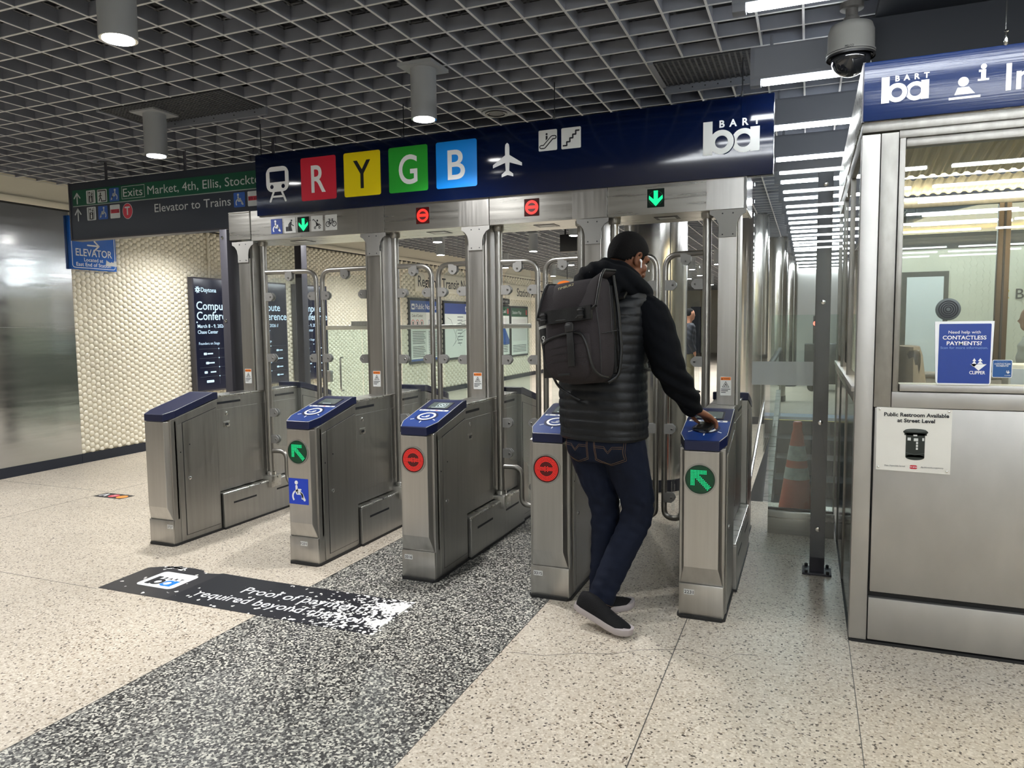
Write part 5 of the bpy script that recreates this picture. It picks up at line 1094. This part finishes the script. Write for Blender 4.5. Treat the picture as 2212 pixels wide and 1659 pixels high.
def fold(co):
    if co.z > 1.5: return .004*math.sin(co.x*90+co.z*70)
    if co.x > 1.5: return .0045*math.sin(co.z*95+co.x*60)*(1.2 if co.z < 1.2 else .35)
    return 0
organic(s, 'hooded_sweatshirt', person, HOODM, .0075, 5, fold)
# --- quilted vest
s = MB(); vr = []
for z, cx, cy, a, bb in [(.872, 1.272, -.075, .205, .150), (.95, 1.268, -.07, .212, .155), (1.05, 1.262, -.06, .212, .155), (1.15, 1.258, -.048, .212, .155), (1.25, 1.256, -.036, .214, .155), (1.36, 1.258, -.022, .226, .160), (1.44, 1.264, -.014, .222, .152), (1.50, 1.270, -.008, .195, .130), (1.545, 1.280, .0, .130, .110)]: vr.append((z, cx, cy, a, bb))
trunk(s, vr, Rt, Ft, VESTM, 36, 2.6)
limb(s, [(1.10, .05, 1.475, .085), (1.27, -.01, 1.525, .07), (1.405, -.035, 1.475, .092)], VESTM)
def quilt(co):
    ph = (co.z-.872)/.043+ .12*math.sin(co.x*9); q = abs(math.sin(PI*ph)); return .0085*(q**.35-.85) + .002*math.sin(co.x*45+co.z*13)
vest = organic(s, 'quilted_vest', person, VESTM, .0068, 3, quilt)
m = MB(); trunk(m, [(.862, 1.272, -.075, .200, .146), (.874, 1.272, -.075, .210, .154), (.888, 1.272, -.074, .208, .152)], Rt, Ft, VESTM, 40, 2.6); m.build('hem_band', person)
# --- jeans
s = MB(); trunk(s, [(.76, 1.275, -.078, .165, .118), (.84, 1.275, -.08, .182, .135), (.92, 1.272, -.075, .178, .130), (.97, 1.27, -.07, .17, .125)], Rt, Ft, JEAN, 28, 2.3)
blob(s, (1.335, -.150, .835), Rt, Ft, Uz, .090, .075, .095, JEAN); blob(s, (1.185, -.115, .835), Rt, Ft, Uz, .090, .075, .095, JEAN)
limb(s, [(1.362, -.095, .85, .112), (1.395, -.068, .70, .096), (1.425, -.038, .56, .080), (1.415, -.050, .46, .074), (1.36, -.105, .32, .070), (1.305, -.160, .18, .064), (1.284, -.182, .112, .066)], JEAN)
limb(s, [(1.190, -.055, .85, .112), (1.215, -.03, .70, .094), (1.25, -.005, .56, .077), (1.258, .0, .46, .070), (1.252, -.002, .30, .064), (1.245, -.012, .16, .060), (1.242, -.018, .095, .061)], JEAN)
def denim(co):
    k = math.exp(-((co.z-.50)/.10)**2)+.7*math.exp(-((co.z-.16)/.07)**2)+.35; return .0030*k*(math.sin(co.z*88+co.x*60+co.y*44)+.8*math.sin(co.z*53-co.x*71+1.3)+.5*math.sin(co.z*140+co.y*90))*.6
jeans = organic(s, 'jeans', person, JEAN, .0068, 4, denim)
from mathutils.bvhtree import BVHTree
bv = BVHTree.FromPolygons([v.co[:] for v in jeans.data.vertices], [p.vertices[:] for p in jeans.data.polygons])
def stitch(pts, close=False, r=.0014):
    out = []
    P = [Vector((*p,)) for p in pts]
    for a, b_ in zip(P, P[1:]):
        n = max(2, int((b_-a).length/.006))
        for k in range(n):
            q = a.lerp(b_, k/n); o = Vector((1.275, -.08, 0))+Rt*q.x-Ft*.5+Uz*q.y; h = bv.ray_cast(o, Ft)
            if h[0]: out.append(h[0]-Ft*.0006)
    return out
m = MB()
for cx in (.085, -.085):
    for ins in (0, .006):
        w = .070-ins; pk = [(cx-w, .875), (cx-w+.004, .775+ins), (cx, .750+ins), (cx+w-.004, .775+ins), (cx+w, .875)]; L_ = stitch(pk)
        if len(L_) > 3: m.tube(L_, .0009, STITCH, 5)
    for o_ in (0, .008):
        L_ = stitch([(cx-.066, .842-o_), (cx-.02, .842-o_), (cx, .818-o_), (cx+.02, .842-o_), (cx+.066, .842-o_)])
        if len(L_) > 3: m.tube(L_, .0008, STITCH, 5)
m.build('pocket_stitching', person)
m = MB(); a = Vector((1.284, -.182, .118)); ax = Vector((-.40, -.42, -1)).normalized(); e1 = ax.cross(Vector((0, 1, 0))).normalized(); e2 = ax.cross(e1)
m.tube([a+ax*.01+(e1*math.cos(t)+e2*math.sin(t))*.0685 for t in [2*PI*i/28 for i in range(28)]], .0013, STITCH, 5, True); m.build('hem_stitching', person)
# --- shoes
def shoe(heel, toe, label=None):
    root = bpy.data.objects.new('shoe', None)
    heel, toe = Vector(heel), Vector(toe); fx = (toe-heel).normalized(); ry = Uz.cross(fx).normalized(); fz = fx.cross(ry); k = (toe-heel).length/.29
    Q = lambda x, y, z: heel+fx*x*k+ry*y+fz*z
    m = MB(); secs = []
    for x, w, h in ((.004, .018, .066), (.012, .032, .088), (.04, .039, .100), (.08, .040, .100), (.115, .041, .090), (.15, .044, .074), (.19, .048, .060), (.23, .048, .052), (.26, .041, .046), (.28, .026, .040), (.287, .010, .034)):
        secs.append([Q(x, w*math.cos(t)*(1 if math.sin(t) < .35 else .93), .022+(h-.022)*max(0, math.sin(t))**.75) for t in [PI*i/14 for i in range(15)]])
    m.loft(secs, SHOE); o = m.build('shoe', person, angle=70)
    m = MB(); prof = [(-.004, .0, .0), (.0, .026, .04), (.03, .041, .02), (.08, .042, 0), (.13, .044, 0), (.19, .051, 0), (.235, .050, .0), (.265, .042, .006), (.285, .026, .012), (.292, .004, .014)]
    L_ = [(x, w) for x, w, _ in prof]+[(x, -w) for x, w, _ in reversed(prof)]; spring = lambda x: .014*max(0, (x-.21)/.08)**2
    rings = [[Q(x, y*sc, z+spring(x)) for x, y in L_] for z, sc in ((.0, .93), (.006, 1.0), (.022, 1.02), (.030, .98))]
    m.loft(rings, SOLE); m.build('sole', o, angle=50); return o
shoe((1.178, -.222, .078), (1.452, -.300, .001)); shoe((1.165, -.105, .001), (1.385, .062, .001))
# --- things worn and held
m = MB(); e0 = HP(.090, .006, -.010); limb(m, [(*e0, .0058), (*HP(.094, .010, -.016), .0055)], WHITE, 10, 3); limb(m, [(*HP(.094, .010, -.014), .0032), (*HP(.093, .020, -.040), .0030)], WHITE, 8, 3)
WHP = pbr('earbud_white', srgb(244, 246, 248), .25); m.mats[m.mat(WHITE)] = WHP; tag(m.build('earbud'), 'white wireless earbud in the right ear of the person', 'earbud')
t = thing('card_holder', 'black card holder held flat on the reader of the rightmost gate', 'wallet', (1.706, .140, .8546+.140*.26+.002)); t.rotation_euler = (math.atan(.26), 0, math.radians(-20))
m = MB(); m.box(-.034, .046, -.044, .042, .0, .020, pbr('holder_leather', srgb(20, 22, 24), .35), .006); m.build('case', t); m = MB(); m.box(-.024, .024, -.0475, -.045, .006, .012, SLATE); m.build('card_edge', t)

# ================================================================== backpack
PK = pbr('pack_charcoal', srgb(50, 46, 48), .85, spec=.2, var=.08, vscale=18, bump=.2, bscale=220); PKB = pbr('pack_black', srgb(11, 12, 14), .5, bump=.15, bscale=60)
t = thing('backpack', 'charcoal backpack with black trim worn by the person at the gate', 'backpack', (1.215, -.268, 1.358)); t.rotation_euler = (math.radians(-4), math.radians(-6), math.radians(-13.4)); t.scale = (.94, 1, 1)
def sect(z, a, yb, yf, n=40, p=3.6, cx=0.0):
    out = []; cy, b_ = (yb+yf)/2, (yb-yf)/2
    for i in range(n):
        q = 2*PI*i/n; c_, s_ = math.cos(q), math.sin(q); out.append((cx+math.copysign(abs(c_)**(2/p), c_)*a, cy+math.copysign(abs(s_)**(2/p), s_)*b_, z))
    return out
yf = lambda z: -.105+.30*max(0, z-.05)**1.35-(.9*max(0, -.17-z)**1.0)*-1
m = MB(); m.loft([sect(z, a, .095, y) for z, a, y in ((-.226, .075, -.01), (-.214, .112, -.055), (-.19, .134, -.085), (-.14, .148, -.103), (-.06, .154, -.110), (.03, .153, -.106), (.11, .150, -.092), (.17, .146, -.070), (.21, .140, -.045), (.23, .128, -.025))], PK); m.build('main_compartment', t, angle=60)
m = MB()   # lid that rises to a peak at the right and dips at the middle, closing over the front
def lid(u, v): # u across -1..1, v 0 back .. 1 front edge
    x = .152*u; peak = .030*max(0, u-.35)/.65+.015*max(0, -u-.55); z = .240+peak-.018*(1-u*u) if v < .35 else 0
    y = .09-.145*v/.6 if v < .6 else .09-.145-.062*(v-.6)/.4
    z = (.238+peak-.014*(1-u*u))*(1-max(0, v-.25)**1.4*.0)-(.02*v)-(.0 if v < .45 else .155*((v-.45)/.55)**1.15); return (x*(1+.04*v), y, z)
G = [[lid(-1+2*i/18, j/14) for i in range(19)] for j in range(15)]; vv = [p for r in G for p in r]; ff = [(j*19+i, j*19+i+1, (j+1)*19+i+1, (j+1)*19+i) for j in range(14) for i in range(18)]
m.add(vv, ff, PK, True); lo = m.build('lid', t, angle=80); so_ = lo.modifiers.new('thick', 'SOLIDIFY'); so_.thickness = .010; so_.offset = -1
m = MB(); m.tube([Vector(lid(1, j/14))+Vector((.004, 0, 0)) for j in range(15)], .006, PKB, 8); m.tube([lid(-1+2*i/18, 1) for i in range(19)], .0065, PKB, 8); m.tube([Vector(lid(-1, j/14)) for j in range(15)], .005, PKB, 8); m.build('lid_trim', t)
m = MB(); m.loft([[(x*.152, -.1225-.004*math.sin(9*x), zz) for x in [-.92+1.84*i/20 for i in range(21)]]+[(x*.150, -.110, zz) for x in [.92-1.84*i/20 for i in range(21)]] for zz in (.040, .050, .085, .100)], PKB); m.build('compression_band', t)
for x in (-.115, .088):
    m = MB(); m.box(x-.012, x+.012, -.134, -.124, .045, .092, PKB, .003); m.box(x-.016, x+.016, -.137, -.126, .055, .062, DARKP, .002); m.box(x-.016, x+.016, -.137, -.126, .078, .085, DARKP, .002); m.build('buckle', t)
# stretched front pocket with piping
m = MB(); m.loft([sect(z, a, -.06, y, 36, 3.2, -.012) for z, a, y in ((-.212, .070, -.075), (-.195, .100, -.105), (-.15, .119, -.124), (-.09, .124, -.130), (-.04, .124, -.126), (-.018, .121, -.116))], PK); m.build('front_pocket', t, angle=60)
m = MB(); pp = [(-.136, -.112, -.045), (-.10, -.125, -.028), (-.03, -.129, -.014), (.05, -.128, -.008), (.085, -.124, -.02), (.104, -.118, -.07), (.112, -.112, -.13), (.120, -.100, -.175), (.132, -.07, -.202), (.145, -.02, -.21)]
m.tube(fillet(pp, .03, 4), .0065, PKB, 8); m.tube(fillet([(-.136, -.112, -.045), (-.134, -.112, -.10), (-.122, -.108, -.16), (-.09, -.09, -.205)], .03), .004, PKB, 8); m.build('pocket_piping', t)
for z in (-.075, -.105, -.135): m = MB(); m.tube([(-.128+.1*(-.075-z)*.4, -.114, z), (-.07, -.1305, z+.006), (.03, -.1310, z+.014), (.09, -.122, z+.018)], .0012, PKB, 5); m.build('pocket_seam', t)
m = MB(); m.box(.012, .048, -.140, -.131, -.155, .0, PKB, .003); m.build('webbing_strap', t)
m = MB(); m.box(.008, .052, -.146, -.132, -.006, .028, DARKP, .004); m.box(.012, .048, -.143, -.135, .022, .034, DARKP, .003); m.build('buckle', t)
m = MB(); m.box(-.055, .01, -.1265, -.122, -.192, -.182, PKB, .001); m.build('label_tab', t, label='dark sewn label')
m = MB(); m.ftext(Frame((-.06, -.0705, .1855), (1, .0, .12), (0, .42, .9)), 'TIMBUK2', 0, 0, .012, pbr('pack_print', srgb(190, 180, 130), .6), fit=.09, d1=.012); m.build('print', lo)
# right side panel seams and pocket, back padding and straps
m = MB(); m.tube([(.1535, .03, .20), (.157, .025, .10), (.158, .018, -.02)], .0016, PKB, 5); m.tube([(.150, -.06, -.02), (.1575, .0, -.012), (.156, .085, .002)], .0022, PKB, 5); m.tube([(.143, -.088, .12), (.150, -.082, .0), (.149, -.078, -.10), (.14, -.07, -.19)], .0022, PKB, 5); m.build('side_seam', t)
m = MB(); m.tube(fillet([(.138, .10, .25), (.154, .10, .10), (.158, .10, -.1), (.142, .09, -.20), (.10, .06, -.228)], .05), .008, PKB, 8); m.build('edge_piping', t)
m = MB(); m.box(-.135, .135, .088, .118, -.19, .21, PKB, .012); m.build('back_panel', t)
t_m = Matrix.Translation(t.location) @ t.rotation_euler.to_matrix().to_4x4(); inv = t_m.inverted()
def wstrap(pts, w, name):
    P_ = fillet([inv @ Vector(p) for p in pts], .06, 5); m = MB(); rings = []
    for i, p in enumerate(P_):
        tg = (P_[min(i+1, len(P_)-1)]-P_[max(i-1, 0)]).normalized(); sd = Vector((1, 0, 0)); sd = (sd-tg*sd.dot(tg)).normalized(); nn = tg.cross(sd)
        rings.append([p+sd*w/2*a+nn*.006*b_ for a, b_ in ((-1, -1), (1, -1), (1, 1), (-1, 1))])
    m.loft(rings, PKB, True, False); m.build(name, t, bev=.002)
wstrap([(1.375, -.17, 1.51), (1.385, -.06, 1.578), (1.405, .06, 1.545), (1.415, .150, 1.40), (1.425, .145, 1.25), (1.475, .02, 1.17), (1.445, -.12, 1.20), (1.36, -.21, 1.20)], .055, 'shoulder_strap')
wstrap([(1.13, -.12, 1.51), (1.135, .0, 1.585), (1.16, .12, 1.545), (1.17, .20, 1.40), (1.13, .18, 1.25), (1.03, .06, 1.17), (1.05, -.10, 1.16), (1.11, -.20, 1.19)], .055, 'shoulder_strap')
m = MB(); m.box(-.20, -.145, -.03, .0, -.19, -.04, PKB, .004); m.build('side_strap', t); m = MB(); m.tube(fillet([(-.16, -.02, -.17), (-.15, .02, -.24), (-.06, .06, -.30)], .04), .006, PKB, 8); m.build('hanging_strap', t)
m = MB(); m.tube(fillet([(.02, .085, .232), (.02, .085, .285), (.045, .085, .285), (.045, .085, .232)], .012), .005, PKB, 8); m.build('haul_loop', t)
bt = thing('flask', 'black flask with pale band in the left side pocket of the backpack', 'flask', tuple(t_m @ Vector((-.172, .0, -.05)))); bt.rotation_euler = (math.radians(-4), math.radians(-13), math.radians(-13.4))
m = MB(); m.lathe([(.028, -.02), (.030, .0), (.030, .10), (.026, .112)], PKB, n=24); m.build('body', bt); m = MB(); m.lathe([(.027, .112), (.029, .115), (.029, .15), (.022, .156)], DARKP, n=24); m.build('cap', bt)
m = MB(); m.lathe([(.0304, .088), (.0304, .100)], GREYW, n=24, caps=False); m.build('pale_band', bt); m = MB(); m.fring(Frame((.0, -.0305, .045), (1, 0, 0), (0, 0, 1)), 0, 0, .005, .009, GREYW, 0, .001, 14); m.fline(Frame((.0, -.0305, .045), (1, 0, 0), (0, 0, 1)), [(-.002, -.008), (.008, -.024)], .005, GREYW); m.fline(Frame((.0, -.0305, .045), (1, 0, 0), (0, 0, 1)), [(.002, -.008), (-.006, -.024)], .005, GREYW); m.build('ribbon_print', bt)

# ================================================================== distant people
def bystander(x, y, ang, h, top, trou, label, bent):
    R3 = Vector((math.cos(ang), math.sin(ang), 0)); F3 = Vector((-math.sin(ang), math.cos(ang), 0)); k = h/1.75; O = Vector((x, y, 0))
    def Q(r, f, z, rad): q = O+R3*r*k+F3*f*k; return (q.x, q.y, z*k, rad*k)
    b = MB(); blob(b, O+F3*.02*k+Uz*1.64*k, R3, F3, Uz, .075*k, .095*k, .115*k, SK2); blob(b, O+F3*.11*k+Uz*1.61*k, R3, F3, Uz, .012, .02, .015, SK2, 10, 8); blob(b, O+F3*.05*k+Uz*1.57*k, R3, F3, Uz, .05*k, .06*k, .06*k, SK2); limb(b, [Q(0, 0, 1.42, .055), Q(0, .01, 1.56, .05)], SK2)
    trunk(b, [(z*k, x, y, a*k, d_*k) for z, a, d_ in ((.85, .14, .10), (1.1, .13, .09), (1.35, .16, .10), (1.43, .12, .07))], R3, F3, SK2)
    hands = []
    arms = []
    for s_ in (-1, 1):
        A = [Q(.18*s_, 0, 1.38, .045), Q(.22*s_, -.03, 1.12, .040)] + ([Q(.10*s_, .24, 1.12, .032), Q(.06*s_, .30, 1.14, .03)] if bent else [Q(.21*s_, .06, .90, .032), Q(.20*s_, .08, .82, .03)]); arms.append(A); limb(b, A, SK2)
        e_ = Vector(A[-1][:3]); dr = (e_-Vector(A[-2][:3])).normalized()
        for q in range(4): o_ = R3*(.012*(q-1.5)); limb(b, [(*(e_+o_), .011), (*(e_+o_*1.2+dr*.05), .009), (*(e_+o_*1.2+dr*.08-Uz*.01), .008)], SK2, 8, 2)
        limb(b, [(*(e_-R3*s_*.02), .012), (*(e_-R3*s_*.035+dr*.04), .009)], SK2, 8, 2)
        limb(b, [Q(.09*s_, 0, .88, .08), Q(.10*s_, .02*s_, .48, .055), Q(.10*s_, .05*s_-.01, .07, .04)], SK2)
    p = organic(b, 'person', None, SK2, .011, 2); tag(p, label, 'person')
    s = MB(); trunk(s, [(z*k, x, y, a*k, d_*k) for z, a, d_ in ((.82, .19, .13), (1.0, .18, .125), (1.25, .195, .13), (1.38, .19, .12), (1.46, .10, .08))], R3, F3, top)
    for A in arms: limb(s, [(q[0], q[1], q[2], q[3]*1.55) for q in A[:3]], top)
    organic(s, 'jacket', p, top, .013, 3, lambda c_: .004*math.sin(c_.z*60+c_.x*40))
    s = MB(); trunk(s, [(z*k, x, y, a*k, d_*k) for z, a, d_ in ((.80, .17, .12), (.95, .165, .12))], R3, F3, trou)
    for s_ in (-1, 1): limb(s, [Q(.09*s_, 0, .86, .095), Q(.10*s_, .02*s_, .48, .072), Q(.10*s_, .05*s_-.01, .10, .062)], trou)
    organic(s, 'trousers', p, trou, .013, 3)
    hb = MB(); hb.ball((0, 0, 0), (.080*k, .100*k, .105*k), HAIR, 24, 16, Matrix((R3, F3, Uz)).transposed()); c0 = O+F3*-.003*k+Uz*1.665*k; kp = [f for f in hb.f if sum(hb.v[i][2] for i in f)/len(f) > (.03 if sum(Vector(hb.v[i]).dot(F3) for i in f)/len(f) > .02 else -.05)]
    h2 = MB(); h2.add([Vector(v)+c0 for v in hb.v], kp, HAIR, True); ho = h2.build('hair', p, angle=180); so_ = ho.modifiers.new('thick', 'SOLIDIFY'); so_.thickness = .01
    for s_ in (-1, 1):
        q = Q(.10*s_, .05*s_+.04, .035, 0); m = MB(); blob(m, q[:3], R3, F3, Uz, .045, .13, .036, SHOE, 16, 10); m.build('shoe', p)
    return p
SK2 = pbr('skin_tan', srgb(176, 126, 100), .5); OLIVE = pbr('olive_cloth', srgb(96, 92, 70), .8); NVJ = pbr('navy_jacket', srgb(26, 30, 40), .8); GRYJ = pbr('light_grey_jacket', srgb(190, 186, 180), .8); BLKT = pbr('black_cloth', srgb(26, 25, 26), .8)
bystander(-.02, 11.3, math.radians(-70), 1.66, NVJ, OLIVE, 'person in navy jacket and olive trousers standing far beyond the gates', False)
bystander(3.86, 3.7, math.radians(80), 1.50, GRYJ, BLKT, 'person in light grey jacket behind the booth at the right edge', True)
